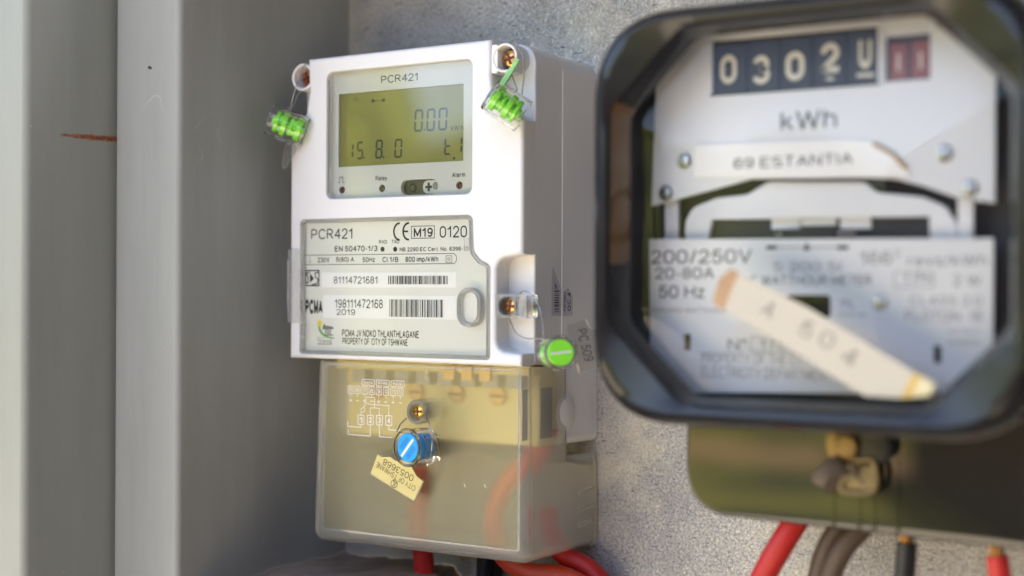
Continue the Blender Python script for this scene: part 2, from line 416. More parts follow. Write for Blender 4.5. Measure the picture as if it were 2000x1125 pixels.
# a plain grotesque stroke alphabet: (width, centre-line strokes) on a cap height of 1
def _a(cx, cy, rx, ry, a0, a1, n=10):
    return [(cx + rx * math.cos(math.radians(a0 + (a1 - a0) * k / n)), cy + ry * math.sin(math.radians(a0 + (a1 - a0) * k / n))) for k in range(n + 1)]
_O = lambda w, h=1.0, y=0.0: [_a(w / 2, y + h / 2, w / 2, h / 2, 90, 450, 24)]
_ZERO = [[(0, .32), (0, .68)] + _a(.28, .68, .28, .32, 180, 0, 12) + [(.56, .32)] + _a(.28, .32, .28, .32, 0, -180, 12)]
_bowl = lambda w, t, b: [(0, t)] + [(w * .45, t)] + _a(w * .45, (t + b) / 2, w * .55, (t - b) / 2, 90, -90, 10) + [(0, b)]
FONT = {
 '0': (.56, _ZERO), 'O': (.78, _O(.78)),
 '1': (.34, [[(0, .76), (.10, .80), (.22, .90), (.28, 1), (.28, 0)]]),
 '2': (.54, [_a(.27, .72, .26, .28, 170, -25, 12) + [(.42, .47), (.04, .06), (0, 0), (.55, 0)]]),
 '3': (.54, [_a(.26, .74, .25, .26, 165, -70, 12) + [(.2, .52)], [(.2, .52)] + _a(.26, .27, .28, .27, 80, -165, 14)]),
 '4': (.58, [[(.44, 0), (.44, 1), (0, .30), (.60, .30)]]),
 '5': (.54, [[(.50, 1), (.12, 1), (.05, .50)] + _a(.26, .32, .28, .32, 130, -160, 14)]),
 '6': (.54, [_a(.29, .74, .24, .26, 25, 150, 8) + _a(.28, .36, .28, .40, 155, 200, 4) + _a(.28, .30, .27, .30, 190, 540, 16)]),
 '7': (.54, [[(0, 1), (.54, 1), (.36, .60), (.24, .30), (.19, 0)]]),
 '8': (.54, [_a(.27, .75, .23, .25, -90, 270, 18), _a(.27, .26, .27, .26, 90, 450, 18)]),
 '9': (.54, [_a(.27, .69, .27, .30, 0, 360, 18), _a(.26, .64, .28, .40, 0, -30, 4) + _a(.25, .26, .24, .26, -5, -150, 8)]),
 'A': (.70, [[(0, 0), (.35, 1), (.70, 0)], [(.12, .34), (.58, .34)]]),
 'B': (.62, [[(0, 0), (0, 1)], _bowl(.54, 1, .53), _bowl(.62, .53, 0)]),
 'C': (.72, [_a(.40, .5, .40, .5, 40, 320, 20)]),
 'D': (.70, [[(0, 0), (0, 1)], _bowl(.70, 1, 0)]),
 'E': (.58, [[(.58, 1), (0, 1), (0, 0), (.60, 0)], [(0, .53), (.53, .53)]]),
 'F': (.54, [[(.56, 1), (0, 1), (0, 0)], [(0, .52), (.47, .52)]]),
 'G': (.76, [_a(.40, .5, .40, .5, 42, 330, 20) + [(.76, .24), (.76, .48), (.44, .48)]]),
 'H': (.66, [[(0, 0), (0, 1)], [(.66, 0), (.66, 1)], [(0, .53), (.66, .53)]]),
 'I': (.02, [[(0, 0), (0, 1)]]),
 'J': (.44, [[(.44, 1), (.44, .28)] + _a(.22, .26, .22, .26, 0, -180, 10)]),
 'K': (.64, [[(0, 0), (0, 1)], [(.62, 1), (0, .36)], [(.22, .58), (.66, 0)]]),
 'L': (.50, [[(0, 1), (0, 0), (.52, 0)]]),
 'M': (.78, [[(0, 0), (0, 1), (.39, .12), (.78, 1), (.78, 0)]]),
 'N': (.66, [[(0, 0), (0, 1), (.66, 0), (.66, 1)]]),
 'P': (.60, [[(0, 0), (0, 1)], _bowl(.60, 1, .45)]),
 'Q': (.78, _O(.78) + [[(.5, .22), (.78, -.04)]]),
 'R': (.64, [[(0, 0), (0, 1)], _bowl(.60, 1, .48), [(.32, .48), (.66, 0)]]),
 'S': (.60, [_a(.30, .75, .28, .25, 20, 250, 14) + _a(.31, .25, .29, .26, 80, -160, 14)]),
 'T': (.62, [[(0, 1), (.62, 1)], [(.31, 1), (.31, 0)]]),
 'U': (.64, [[(0, 1), (0, .32)] + _a(.32, .32, .32, .32, 180, 360, 12) + [(.64, 1)]]),
 'V': (.66, [[(0, 1), (.33, 0), (.66, 1)]]),
 'W': (.98, [[(0, 1), (.24, 0), (.49, .96), (.74, 0), (.98, 1)]]),
 'X': (.66, [[(0, 1), (.66, 0)], [(0, 0), (.66, 1)]]),
 'Y': (.66, [[(0, 1), (.33, .45), (.66, 1)], [(.33, .45), (.33, 0)]]),
 'Z': (.58, [[(0, 1), (.58, 1), (0, 0), (.60, 0)]]),
 'a': (.48, [[(.46, 0), (.46, .5)] + _a(.24, .50, .22, .22, 0, 165, 9), _a(.22, .21, .22, .21, 60, 330, 14)]),
 'e': (.50, [[(0, .38), (.50, .38)] + _a(.25, .36, .25, .36, 0, 320, 18)]),
 'h': (.46, [[(0, 0), (0, 1)], [(0, .45)] + _a(.23, .48, .23, .24, 180, 0, 10) + [(.46, 0)]]),
 'i': (.02, [[(0, 0), (0, .72)], [(0, .92), (0, 1.0)]]),
 'k': (.44, [[(0, 0), (0, 1)], [(.42, .72), (0, .28)], [(.16, .44), (.46, 0)]]),
 'l': (.02, [[(0, 0), (0, 1)]]),
 'm': (.74, [[(0, 0), (0, .72)], [(0, .5)] + _a(.185, .52, .185, .20, 180, 0, 8) + [(.37, 0)], [(.37, .5)] + _a(.555, .52, .185, .20, 180, 0, 8) + [(.74, 0)]]),
 'o': (.52, _O(.52, .72)),
 'p': (.50, [[(0, -.26), (0, .72)], _a(.25, .36, .25, .36, 90, 450, 18)]),
 'r': (.28, [[(0, 0), (0, .72)], [(0, .42)] + _a(.24, .45, .24, .27, 180, 80, 6)]),
 's': (.44, [_a(.22, .53, .20, .19, 25, 260, 10) + _a(.22, .18, .22, .18, 80, -155, 10)]),
 't': (.26, [[(.10, .95), (.10, .14), (.16, 0), (.28, 0)], [(0, .72), (.26, .72)]]),
 'v': (.46, [[(0, .72), (.23, 0), (.46, .72)]]),
 'y': (.46, [[(0, .72), (.23, 0)], [(.46, .72), (.20, -.14), (.12, -.24), (.02, -.24)]]),
 'z': (.42, [[(0, .72), (.42, .72), (0, 0), (.44, 0)]]),
 '.': (.03, [[(0, 0), (0, .10)]]), '-': (.26, [[(0, .38), (.26, .38)]]), '/': (.30, [[(0, -.04), (.30, 1.04)]]),
 '(': (.18, [_a(.42, .40, .42, .66, 115, 245, 10)]), ')': (.18, [_a(-.24, .40, .42, .66, 65, -65, 10)]), '\u00b0': (.24, [_a(.12, .86, .12, .13, 0, 360, 12)]),
}
def letter_mesh(s, bold=0.0, space=1.0):
    sw = 0.125 + bold * 4; x = 0.0; vs = []; fs = []
    for ch in s:
        if ch == ' ': x += 0.34; continue
        if ch not in FONT: continue
        wd, strokes = FONT[ch]; parts = []
        for st in strokes:
            P = [Vector((x + sw / 2 + px, sw / 2 + py * (1 - sw))) for px, py in st]
            Q = [P[0]]
            for p in P[1:]:
                if (p - Q[-1]).length > 1e-4: Q.append(p)
            if len(Q) < 2: continue
            runs = [[Q[0]]]                                   # a sharp turn starts a new stroke
            for i in range(1, len(Q)):
                runs[-1].append(Q[i])
                if i < len(Q) - 1 and (Q[i] - Q[i - 1]).normalized().dot((Q[i + 1] - Q[i]).normalized()) < 0.35: runs.append([Q[i]])
            parts += runs
        for Q in parts:
            closed = len(Q) > 3 and (Q[0] - Q[-1]).length < 1e-3
            n = len(Q); base = len(vs)
            for i in range(n):
                if closed and i in (0, n - 1): a, c = Q[n - 2], Q[1]
                else: a, c = Q[max(i - 1, 0)], Q[min(i + 1, n - 1)]
                d1 = (Q[i] - a); d2 = (c - Q[i])
                if d1.length < 1e-6: d1 = d2
                if d2.length < 1e-6: d2 = d1
                d1 = d1.normalized(); d2 = d2.normalized()
                n1 = Vector((-d1.y, d1.x)); n2 = Vector((-d2.y, d2.x)); k = max(.45, 1 + n1.dot(n2)); m = (n1 + n2) / k
                if m.length < 1e-6: m = n1
                e = Vector((0, 0))
                if not closed and len(runs) > 1: e = (d2 if i == n - 1 else -d1) * (sw * .3 if i in (0, n - 1) else 0)
                vs.append(Q[i] + m * sw / 2 + e); vs.append(Q[i] - m * sw / 2 + e)
            for i in range(n - 1):
                fs.append((base + 2 * i, base + 2 * i + 2, base + 2 * i + 3, base + 2 * i + 1))
        x += wd + sw + 0.15 * space - 0.02
    return vs, fs

class MB:
    def __init__(self):
        self.v = []; self.f = []; self.m = []; self.s = []; self.xf = None
    def add(self, vs, fs, m=0, smooth=True):
        b = len(self.v)
        for v in vs:
            v = Vector(v)
            self.v.append(self.xf @ v if self.xf else v)
        for f in fs:
            self.f.append([b + i for i in f]); self.m.append(m); self.s.append(smooth)
        return self
    def box(self, x0, x1, y0, y1, z0, z1, m=0):
        vs = [(x, y, z) for x in (x0, x1) for y in (y0, y1) for z in (z0, z1)]
        return self.add(vs, [(0, 1, 3, 2), (4, 6, 7, 5), (0, 4, 5, 1), (2, 3, 7, 6), (0, 2, 6, 4), (1, 5, 7, 3)], m, False)
    def prism(self, outline, y0, y1, holes=(), fillet=0, seg=4, m=0, back=True, hole_fillet=0):
        """outline in (X,Z); front face at y0 (towards the viewer), back at y1"""
        o = ccw(outline); rings = []
        if fillet:
            for k in range(seg + 1):
                a = math.pi / 2 * k / seg
                rings.append((inset(o, fillet * (1 - math.sin(a))), y0 + fillet * (1 - math.cos(a))))
        else: rings.append((o, y0))
        rings.append((o, y1))
        n = len(o); vs = []
        for p, y in rings: vs += [(x, y, z) for x, z in p]
        fs = []
        for k in range(len(rings) - 1):
            for i in range(n):
                j = (i + 1) % n
                fs.append((k * n + i, k * n + j, (k + 1) * n + j, (k + 1) * n + i))
        hl = [list(reversed(ccw(h))) for h in holes]
        def cap(loop, y):
            polys = [[Vector((x, z, 0)) for x, z in loop]] + [[Vector((x, z, 0)) for x, z in h] for h in hl]
            flat = [q for p in polys for q in p]
            return [(q.x, y, q.y) for q in flat], [tuple(t) for t in tessellate_polygon(polys)]
        self.add(vs, fs, m)
        self.add(*cap(rings[0][0], y0), m)
        if back: self.add(*cap(o, y1), m)
        for h in hl:
            k = len(h)
            if hole_fillet:
                self.add([(x, y0, z) for x, z in h] + [(x, y0 + hole_fillet, z) for x, z in inset(ccw(h), hole_fillet * .6)[::-1]] + [(x, y1, z) for x, z in inset(ccw(h), hole_fillet * .6)[::-1]],
                         [(i, (i + 1) % k, k + (i + 1) % k, k + i) for i in range(k)] + [(k + i, k + (i + 1) % k, 2 * k + (i + 1) % k, 2 * k + i) for i in range(k)], m)
            else:
                self.add([(x, y0, z) for x, z in h] + [(x, y1, z) for x, z in h],
                         [(i, (i + 1) % k, k + (i + 1) % k, k + i) for i in range(k)], m)
        return self
    def flat(self, outline, y, m=0):
        o = ccw(outline)
        polys = [[Vector((x, z, 0)) for x, z in o]]
        return self.add([(x, y, z) for x, z in o], [tuple(t) for t in tessellate_polygon(polys)], m)
    def frame(self, outline, w, y, m=0):
        o = ccw(outline); i_ = inset(o, w); n = len(o)
        return self.add([(x, y, z) for x, z in o] + [(x, y, z) for x, z in i_], [(k, (k + 1) % n, n + (k + 1) % n, n + k) for k in range(n)], m)
    def line(self, pts, w, y, m=0):
        for (x0, z0), (x1, z1) in zip(pts, pts[1:]):
            d = Vector((x1 - x0, z1 - z0)); L = d.length
            if L < 1e-6: continue
            d.normalize(); nx, nz = -d.y * w / 2, d.x * w / 2
            ex, ez = d.x * w / 2, d.y * w / 2
            self.add([(x0 + nx - ex, y, z0 + nz - ez), (x1 + nx + ex, y, z1 + nz + ez), (x1 - nx + ex, y, z1 - nz + ez), (x0 - nx - ex, y, z0 - nz - ez)], [(0, 1, 2, 3)], m)
        return self
    def lathe(self, prof, o, axis, n=32, m=0, closed=False):
        """prof: (radius, distance along axis)"""
        A = Vector(axis).normalized(); o = Vector(o)
        B = A.orthogonal().normalized(); Cc = A.cross(B)
        vs = []
        for r, t in prof:
            for k in range(n):
                a = 2 * math.pi * k / n
                vs.append(o + A * t + (B * math.cos(a) + Cc * math.sin(a)) * r)
        P = len(prof); fs = []
        for k in range(P if closed else P - 1):
            k2 = (k + 1) % P
            for i in range(n):
                j = (i + 1) % n
                fs.append((k * n + i, k * n + j, k2 * n + j, k2 * n + i))
        if not closed:
            if prof[0][0] > 0: fs.append(tuple(range(n)))
            if prof[-1][0] > 0: fs.append(tuple((P - 1) * n + i for i in range(n)))
        return self.add(vs, fs, m)
    def sweep(self, path, r, n=12, m=0):
        vs = []; nrm = None; q = len(path)
        for i, p in enumerate(path):
            t = (path[min(i + 1, q - 1)] - path[max(i - 1, 0)])
            t = t.normalized() if t.length > 1e-9 else Vector((0, 0, 1))
            nrm = t.orthogonal().normalized() if nrm is None else (nrm - t * nrm.dot(t)).normalized()
            b = t.cross(nrm)
            rr = r(i / (q - 1)) if callable(r) else r
            for k in range(n):
                a = 2 * math.pi * k / n
                vs.append(p + (nrm * math.cos(a) + b * math.sin(a)) * rr)
        fs = [(i * n + k, i * n + (k + 1) % n, (i + 1) * n + (k + 1) % n, (i + 1) * n + k) for i in range(q - 1) for k in range(n)]
        fs += [tuple(range(n)), tuple((q - 1) * n + k for k in range(n))]
        return self.add(vs, fs, m)
    def text(self, s, O, U, V, m=0, bold=0.0, space=1.0):
        """letters fitted to the box with corner O and edges U (width) and V (height)"""
        vs, fs = letter_mesh(s, bold, space)
        if vs:
            xs = [v.x for v in vs]; ys = [v.y for v in vs]
            x0, x1, y0, y1 = min(xs), max(xs), min(ys), max(ys)
            O, U, V = Vector(O), Vector(U), Vector(V)
            self.add([O + U * ((v.x - x0) / (x1 - x0)) + V * ((v.y - y0) / (y1 - y0)) for v in vs], fs, m, False)
        return self
    def t(self, s, a, b, y, m=0, bold=0.0, space=1.0):
        """upright lettering on a plane: a = lower left (X,Z), b = upper right (X,Z)"""
        return self.text(s, (a[0], y, a[1]), (b[0] - a[0], 0, 0), (0, 0, b[1] - a[1]), m, bold, space)
    def build(self, name, mats, parent=None, normals=True, flatmesh=False, org=None):
        if not isinstance(mats, (list, tuple)): mats = [mats]
        og = ORG.get(parent.name, Vector()) if parent else Vector(org or (0, 0, 0))
        me = bpy.data.meshes.new(name)
        me.from_pydata([(v - og) * MM for v in self.v], [], self.f)
        for mt in mats: me.materials.append(mt)
        me.polygons.foreach_set('material_index', self.m)
        bm = bmesh.new(); bm.from_mesh(me)
        bmesh.ops.remove_doubles(bm, verts=bm.verts, dist=2e-6)
        if normals: bmesh.ops.recalc_face_normals(bm, faces=bm.faces)
        bm.to_mesh(me); bm.free()
        me.polygons.foreach_set('use_smooth', [not flatmesh] * len(me.polygons))
        me.set_sharp_from_angle(angle=math.radians(35))
        o = bpy.data.objects.new(name, me); COL.objects.link(o)
        if parent:
            o.parent = parent
            if parent.type != 'EMPTY': pass
            ORG[o.name] = og
        else:
            o.location = og * MM
            ORG[o.name] = og
        if not flatmesh:
            w = o.modifiers.new('normals', 'WEIGHTED_NORMAL'); w.keep_sharp = True
        return o

def catmull(pts, sub=10):
    P = [Vector(p) for p in pts]; path = []
    for i in range(len(P) - 1):
        p0 = P[i - 1] if i else P[i] * 2 - P[i + 1]
        p1, p2 = P[i], P[i + 1]
        p3 = P[i + 2] if i + 2 < len(P) else p2 * 2 - p1
        for k in range(sub):
            t = k / sub
            path.append(0.5 * (2 * p1 + (p2 - p0) * t + (2 * p0 - 5 * p1 + 4 * p2 - p3) * t * t + (3 * p1 - p0 - 3 * p2 + p3) * t ** 3))
    path.append(P[-1])
    return path
def tube(mb, pts, r, n=14, sub=10, m=0): return mb.sweep(catmull(pts, sub), r, n, m)
def twisted(mb, pts, r=0.17, R=0.17, pitch=2.2, sub=14, m=0):
    path = catmull(pts, sub)
    fine = []
    for a, b in zip(path, path[1:]):
        k = max(1, int((b - a).length / 0.28))
        fine += [a.lerp(b, i / k) for i in range(k)]
    fine.append(path[-1])
    for ph in (0, math.pi):
        out = []; L = 0; nrm = None
        for i, p in enumerate(fine):
            t = fine[min(i + 1, len(fine) - 1)] - fine[max(i - 1, 0)]
            t = t.normalized() if t.length > 1e-9 else Vector((0, 0, 1))
            nrm = t.orthogonal().normalized() if nrm is None else (nrm - t * nrm.dot(t)).normalized()
            b = t.cross(nrm)
            if i: L += (p - fine[i - 1]).length
            a = L / pitch * 2 * math.pi + ph
            out.append(p + (nrm * math.cos(a) + b * math.sin(a)) * R)
        mb.sweep(out, r, 6, m)
    return mb

def screw_head(mb, x, y, z, r, m=0, md=1, axis=(0, -1, 0), rot=0.3):
    """pan head with a cross recess shown as a dark sunken cross"""
    mb.lathe([(r, -1.2), (r, 0.0), (r * 0.86, 0.45), (r * 0.5, 0.75), (0.001, 0.85)], (x, y, z), axis, 24, m)
    for k in (0, 1):
        a = rot + k * math.pi / 2
        c, s = math.cos(a), math.sin(a); w, L = r * 0.16, r * 0.72
        P = [(-L, -w), (L, -w), (L, w), (-L, w)]
        yy = y - 0.95 - 0.02 * k
        mb.add([(x + px * c - pz * s, yy, z + px * s + pz * c) for px, pz in P], [(0, 1, 2, 3)], md)
    return mb

# ------------------------------------------------------------------ the place outside (seen only in reflections): lawn, path
def sheet(name, pts, z, m):
    me = bpy.data.meshes.new(name)
    me.from_pydata([(x, y, z) for x, y in pts], [], [tuple(range(len(pts)))])
    me.materials.append(m)
    o = bpy.data.objects.new(name, me); COL.objects.link(o); o['kind'] = 'structure'
    return o
sheet('lawn', [(-300, -300), (300, -300), (300, 300), (-300, 300)], -1.3, GRASS)
def wall_block(name, x0, x1, y0, y1, z0, z1, m, label, cat):
    me = bpy.data.meshes.new(name); bm = bmesh.new()
    bmesh.ops.create_cube(bm, size=1.0, matrix=Matrix.Translation(((x0 + x1) / 2, (y0 + y1) / 2, (z0 + z1) / 2)) @ Matrix.Diagonal((x1 - x0, y1 - y0, z1 - z0, 1)))
    bm.to_mesh(me); bm.free(); me.materials.append(m)
    o = bpy.data.objects.new(name, me); COL.objects.link(o); o['kind'] = 'structure'
    return o
def far_trees(y, x0, x1, h):
    random.seed(8); nx, nz = 160, 22; vs = []
    me = bpy.data.meshes.new('distant_trees')
    for j in range(nz + 1):
        for i in range(nx + 1):
            x = x0 + (x1 - x0) * i / nx; t = j / nz
            top = h * (0.75 + 0.16 * math.sin(x * 0.31) + 0.1 * math.sin(x * 0.83 + 1) + 0.08 * math.sin(x * 1.9))
            vs.append((x + random.uniform(-.25, .25), y - 2.5 * (t ** 2) + 1.1 * math.sin(x * 0.9 + t * 5) + random.uniform(-.5, .5), -1.3 + top * t + random.uniform(-.3, .3) * (t > 0)))
    me.from_pydata(vs, [], [(j * (nx + 1) + i, j * (nx + 1) + i + 1, (j + 1) * (nx + 1) + i + 1, (j + 1) * (nx + 1) + i) for j in range(nz) for i in range(nx)])
    me.materials.append(FOLIAGE)
    o = bpy.data.objects.new('distant_trees', me); COL.objects.link(o); o['kind'] = 'stuff'
far_trees(-14.5, -55, 30, 5.6)
def unseen_boundary_wall(a, d, h, th):
    a, d = Vector(a), Vector(d); t = (d - a).normalized(); nn_ = Vector((-t.y, t.x)) * th
    me = bpy.data.meshes.new('unseen_boundary_wall'); c4 = [a, d, d + nn_, a + nn_]
    me.from_pydata([(p.x, p.y, z) for z in (-1.3, h) for p in c4], [], [(3, 2, 1, 0), (4, 5, 6, 7)] + [(i, (i + 1) % 4, 4 + (i + 1) % 4, 4 + i) for i in range(4)])
    me.materials.append(BRICK); o = bpy.data.objects.new('unseen_boundary_wall', me); COL.objects.link(o); o['kind'] = 'structure'
unseen_boundary_wall((-2.35, -9.4), (1.2, -2.4), 0.9, -0.22)  # unseen wall, added for its dark reflection; also cuts light from the right
wall_block('added_shade_wall', -9, 7, 0.012, 0.25, -1.3, 0.60, BRICK, '', '')  # unseen wall added behind the cabinet to shade it and the near ground
sheet('bare_earth', [(-40, -6.6), (40, -5.6), (40, 10), (-40, 10)], -1.296, EARTH)
sheet('path', [(-30, -13.4), (30, -8.4), (30, -7.3), (-30, -12.3)], -1.296, PATHM)

# ------------------------------------------------------------------ the steel cabinet
cab = thing('meter_cabinet', 'grey steel meter cabinet with galvanised back sheet holding both meters', 'cabinet', (90, 0, -136))
ZB, ZT, XR = -700, 210, 345
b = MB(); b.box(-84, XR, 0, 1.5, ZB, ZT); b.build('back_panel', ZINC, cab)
def bent(profile, z0, z1, th):
    """folded sheet: profile in (X,Y), thickness th, standing upright"""
    mb = MB(); n = len(profile); off = []
    for i in range(n):
        a, c, d = Vector(profile[max(i - 1, 0)]), Vector(profile[i]), Vector(profile[min(i + 1, n - 1)])
        t = (d - a).normalized(); off.append((c.x - t.y * th, c.y + t.x * th))
    vs = [(x, y, z) for z in (z0, z1) for x, y in list(profile) + off]
    N = 2 * n; fs = []
    for i in range(n - 1):
        fs += [(i, i + 1, N + i + 1, N + i), (n + i, N + n + i, N + n + i + 1, n + i + 1), (i, n + i, n + i + 1, i + 1), (N + i, N + i + 1, N + n + i + 1, N + n + i)]
    fs += [(0, N, N + n, n), (n - 1, 2 * n - 1, N + 2 * n - 1, N + n - 1)]
    return mb.add(vs, fs)
def arc(cx, cy, r, a0, a1, k=7):
    return [(cx + r * math.cos(math.radians(a0 + (a1 - a0) * i / k)), cy + r * math.sin(math.radians(a0 + (a1 - a0) * i / k))) for i in range(k + 1)]
prof = [(-82.4, 0)] + arc(-85.4, -118.4, 3.0, 0, -90) + arc(-119.8, -119.4, 2.0, -90, -180) + [(-121.8, -100)]
bent(prof, ZB, ZT, -1.5).build('side_wall', PAINT, cab)
prof = [(-123.6, -96)] + arc(-126.6, -167.0, 3.2, 0, -90) + [(-200, -170.2)]
bent(prof, ZB, ZT, -1.5).build('door', PAINTR, cab)
b = MB(); b.box(XR - 1.5, XR, -122, -0.2, ZB, ZT); b.build('side_wall', PAINT, cab)
prof = [(XR, -124)] + [(XR + 62, -640)]
bent(prof, -1290, 1000, 1.5).build('door', BLOCKER, cab)  # unseen right door, added to block light from the right
b = MB(); b.box(-84, XR, -124, 1.4, ZT + 0.2, ZT + 2); b.build('roof', PAINT, cab)
# uneven, dirt-covered floor
b = MB(); random.seed(3)
nx, ny = 90, 26
vs = []
for j in range(ny + 1):
    for i in range(nx + 1):
        x = -82 + (70 + 82) * i / nx; y = -118 + 117.6 * j / ny
        h = 0.7 * math.sin(x * 0.11 + y * 0.05) + 0.5 * math.sin(x * 0.31 - y * 0.23 + 1) + random.uniform(-0.6, 0.6)
        z = -136 + h - (9 if x > -15 + 6 * math.sin(y * 0.2) else 0) * min(1, max(0, (x + 18) / 14))
        vs.append((x, y, z))
fs = [(j * (nx + 1) + i, j * (nx + 1) + i + 1, (j + 1) * (nx + 1) + i + 1, (j + 1) * (nx + 1) + i) for j in range(ny) for i in range(nx)]
b.add(vs, fs); b.build('floor', RUSTFL, cab)

# ------------------------------------------------------------------ the white digital meter
mtr = thing('electricity_meter', 'white plastic digital electricity meter with olive LCD screen and frosted terminal cover', 'electricity meter', (-4, 0, -117))
YF = -62.0; XS = 58.5
# rear housing
b = MB(); b.prism(roundp([(-66, -70.5), (58.9, -70.5), (58.9, 104.5), (-65, 104.5)], [4, 4, 9, 9]), -28, -0.3, fillet=0.5, seg=2)
b.v = [Vector((v.x + (0.0875 * (v.y + 28) * (1.1 - v.z * 0.004) if v.x > 0 else 0), v.y, v.z)) for v in b.v]     # moulding draft
b.build('rear_housing', WHITE, mtr)
# front shell: a rear layer with corner shelves and a front layer with the notches cut out
b = MB()
rear = roundp([(-68.5, -33.4), (XS, -33.8), (XS, 104.5), (42.5, 106.4), (-58, 106.0), (-68, 104)], [1.5, 1.5, 9, 2, 2, 7])
recz0, recz1 = -28.4, 13.6
b.prism(rear, -51.5, -27.6, fillet=1.0, seg=3)
front = [(-68.9, -33.5), (54.0, -34.0), (54.2, -28.6)]
rec = roundp([(54.2, -28.6), (45.3, -27.0), (45.3, 12.0), (54.5, 13.6)], [0, 9, 10, 0], 7)
front = [(-68.9, -33.5), (XS - 0.6, -34.0), (XS - 0.4, -28.6)] + rec[1:-1] + [(XS, 13.9), (XS, 71.2)]
front += roundp([(XS, 71.2), (44.0, 79.5), (42.2, 91.0)], [0, 14, 0], 8)[1:] + [(42.0, 106.9), (-58.7, 106.3), (-58.0, 91.0)]
front += roundp([(-58.0, 91.0), (-60.5, 78.5), (-69.0, 69.5)], [0, 10, 0], 8)[1:]
winhole = roundp([(-47.41, 99.06), (32.54, 99.26), (32.84, 40.52), (-45.56, 40.41)], 3.2)
winhole = roundp([(-47.6, 40.2), (32.9, 40.2), (32.9, 99.4), (-47.6, 99.4)], 3.5)
labhole = roundp([(-62.6, -31.6), (42.4, -31.6), (42.4, 9.6), (37.5, 11.6), (33.8, 15.5), (33.2, 31.4), (-62.6, 31.4)], [1.5, 2, 3, 3, 3, 3, 2])
b.prism(front, YF, -51.4, holes=[winhole, labhole], fillet=1.8, seg=3, hole_fillet=0.5)
b.build('front_cover', WHITE, mtr)
# corner lugs with screws
for (x, z) in ((48.7, 98.3), (-62.2, 98.2)):
    b = MB(); rr = 6.4
    b.lathe([(rr - 0.3, 0), (rr, 0.4), (rr + 0.25, 10.4), (5.1, 10.4), (5.2, 0.35), (5.6, 0.0)], (x, -61.6, z), (0, 1, 0), 40, closed=True)
    if x > 0:
        b.prism(rect(x - 6.7, z - 6.3, x - 3.5, z + 6.2, 0.8), -61.3, -51.4, fillet=0.4, seg=2)
    lug = b.build('screw_lug', WHITE, mtr)
    b = MB(); b.prism(circ(x, z, 5.15), -54.0, -53.2); b.v = [v for v in b.v]
    screw_head(b, x + (0.4 if x > 0 else 0.6), -57.5, z, 3.7, 1, 2); b.lathe([(2.2, 0), (2.2, 4)], (x + 0.5, -57, z), (0, 1, 0), 16, 2)
    b.build('corner_screw', [DARK, REDZ if x < 0 else BRASS, BRASSD], mtr)
# display window
fp = MB(); YP = -57.6
lcd = [(-43.72, 55.47), (25.40, 55.61), (25.22, 89.43), (-43.92, 89.38)]
lx0, lx1, lz0, lz1 = lcd[0][0], lcd[1][0], lcd[0][1], lcd[3][1]
ledp = [(-41.56, 44.83), (-18.68, 44.81), (23.29, 44.74)]
slotc = ((-8.19, 44.70), (11.99, 44.41))
slot = rect(slotc[0][0], slotc[0][1] - 3.4, slotc[1][0], slotc[0][1] + 3.4, 3.3, 8)
fp.prism(rect(-47.9, 39.9, 33.2, 99.7, 3.5), YP, -53.6, holes=[rect(lx0, lz0, lx1, lz1, 0.3, 2), slot] + [circ(p[0], p[1], 1.75, 24) for p in ledp])
plate = fp.build('faceplate', PLATE, mtr)
pr = MB(); y = YP - 0.06
pr.t('PCR421', (-19.46, 92.55), (0.87, 96.08), y)
pr.t('Relay', (-22.34, 47.88), (-15.80, 50.57), y, 0, 0.012)
pr.t('Alarm', (19.50, 48.27), (26.46, 50.37), y, 0, 0.012)
pz0 = (-43.88, 48.24); pz1 = (-40.14, 50.76)
dx = (pz1[0] - pz0[0]) / 4
pr.line([(pz0[0], pz0[1]), (pz0[0] + dx, pz0[1]), (pz0[0] + dx, pz1[1]), (pz0[0] + 3 * dx, pz1[1]), (pz0[0] + 3 * dx, pz0[1]), (pz1[0], pz0[1])], 0.32, y)
pr.build('printed_text', INK, plate, normals=False, flatmesh=True)
for p, mt in zip(ledp, (LEDR, LEDO, LEDR)):
    b = MB(); b.lathe([(1.72, 2.0), (1.72, 0.9), (1.3, 0.3), (0.7, 0.0), (0.001, -0.1)], (p[0], YP + 0.5, p[1]), (0, 1, 0), 20)
    b.build('indicator_light', mt, mtr)
b = MB(); sx0, sx1, sz = slotc[0][0], slotc[1][0], slotc[0][1]
b.prism(rect(sx0 - 0.4, sz - 3.8, sx1 + 0.4, sz + 3.8, 3.6, 8), YP + 2.4, YP + 3.0, m=0)
b.prism(rect(sx0 + 11, sz - 3.0, sx1 - 0.5, sz + 3.0, 2.8, 6), YP + 1.6, YP + 2.5, m=1)
b.lathe([(1.9, 1.4), (1.9, 0.6), (1.2, 0.1), (0.001, 0)], (sx0 + 5.0, YP + 0.9, sz - 0.1), (0, 1, 0), 20, 2)
b.lathe([(1.7, 1.4), (1.7, 0.6), (1.1, 0.1), (0.001, 0)], (sx1 - 2.2, YP + 0.9, sz + 0.4), (0, 1, 0), 20, 3)
cx = sx0 + 14.2
b.box(cx - 1.7, cx + 1.7, YP + 1.35, YP + 1.6, sz - 0.55, sz + 0.55, 4); b.box(cx - 0.5, cx + 0.5, YP + 1.3, YP + 1.62, sz - 1.9, sz + 1.9, 4)
b.build('optical_port', [SLOTD, PLATE, mat('smoked_lens', (0.05, 0.045, 0.035), 0.15), mat('grey_lens', (0.25, 0.24, 0.21), 0.25), INK], mtr)
b = MB(); b.prism(rect(lx0 - 1.5, lz0 - 1.5, lx1 + 1.5, lz1 + 1.5), YP + 1.1, YP + 2.4)
lc = b.build('lcd_screen', LCDG, mtr)
YL = YP + 1.04
sg = MB()
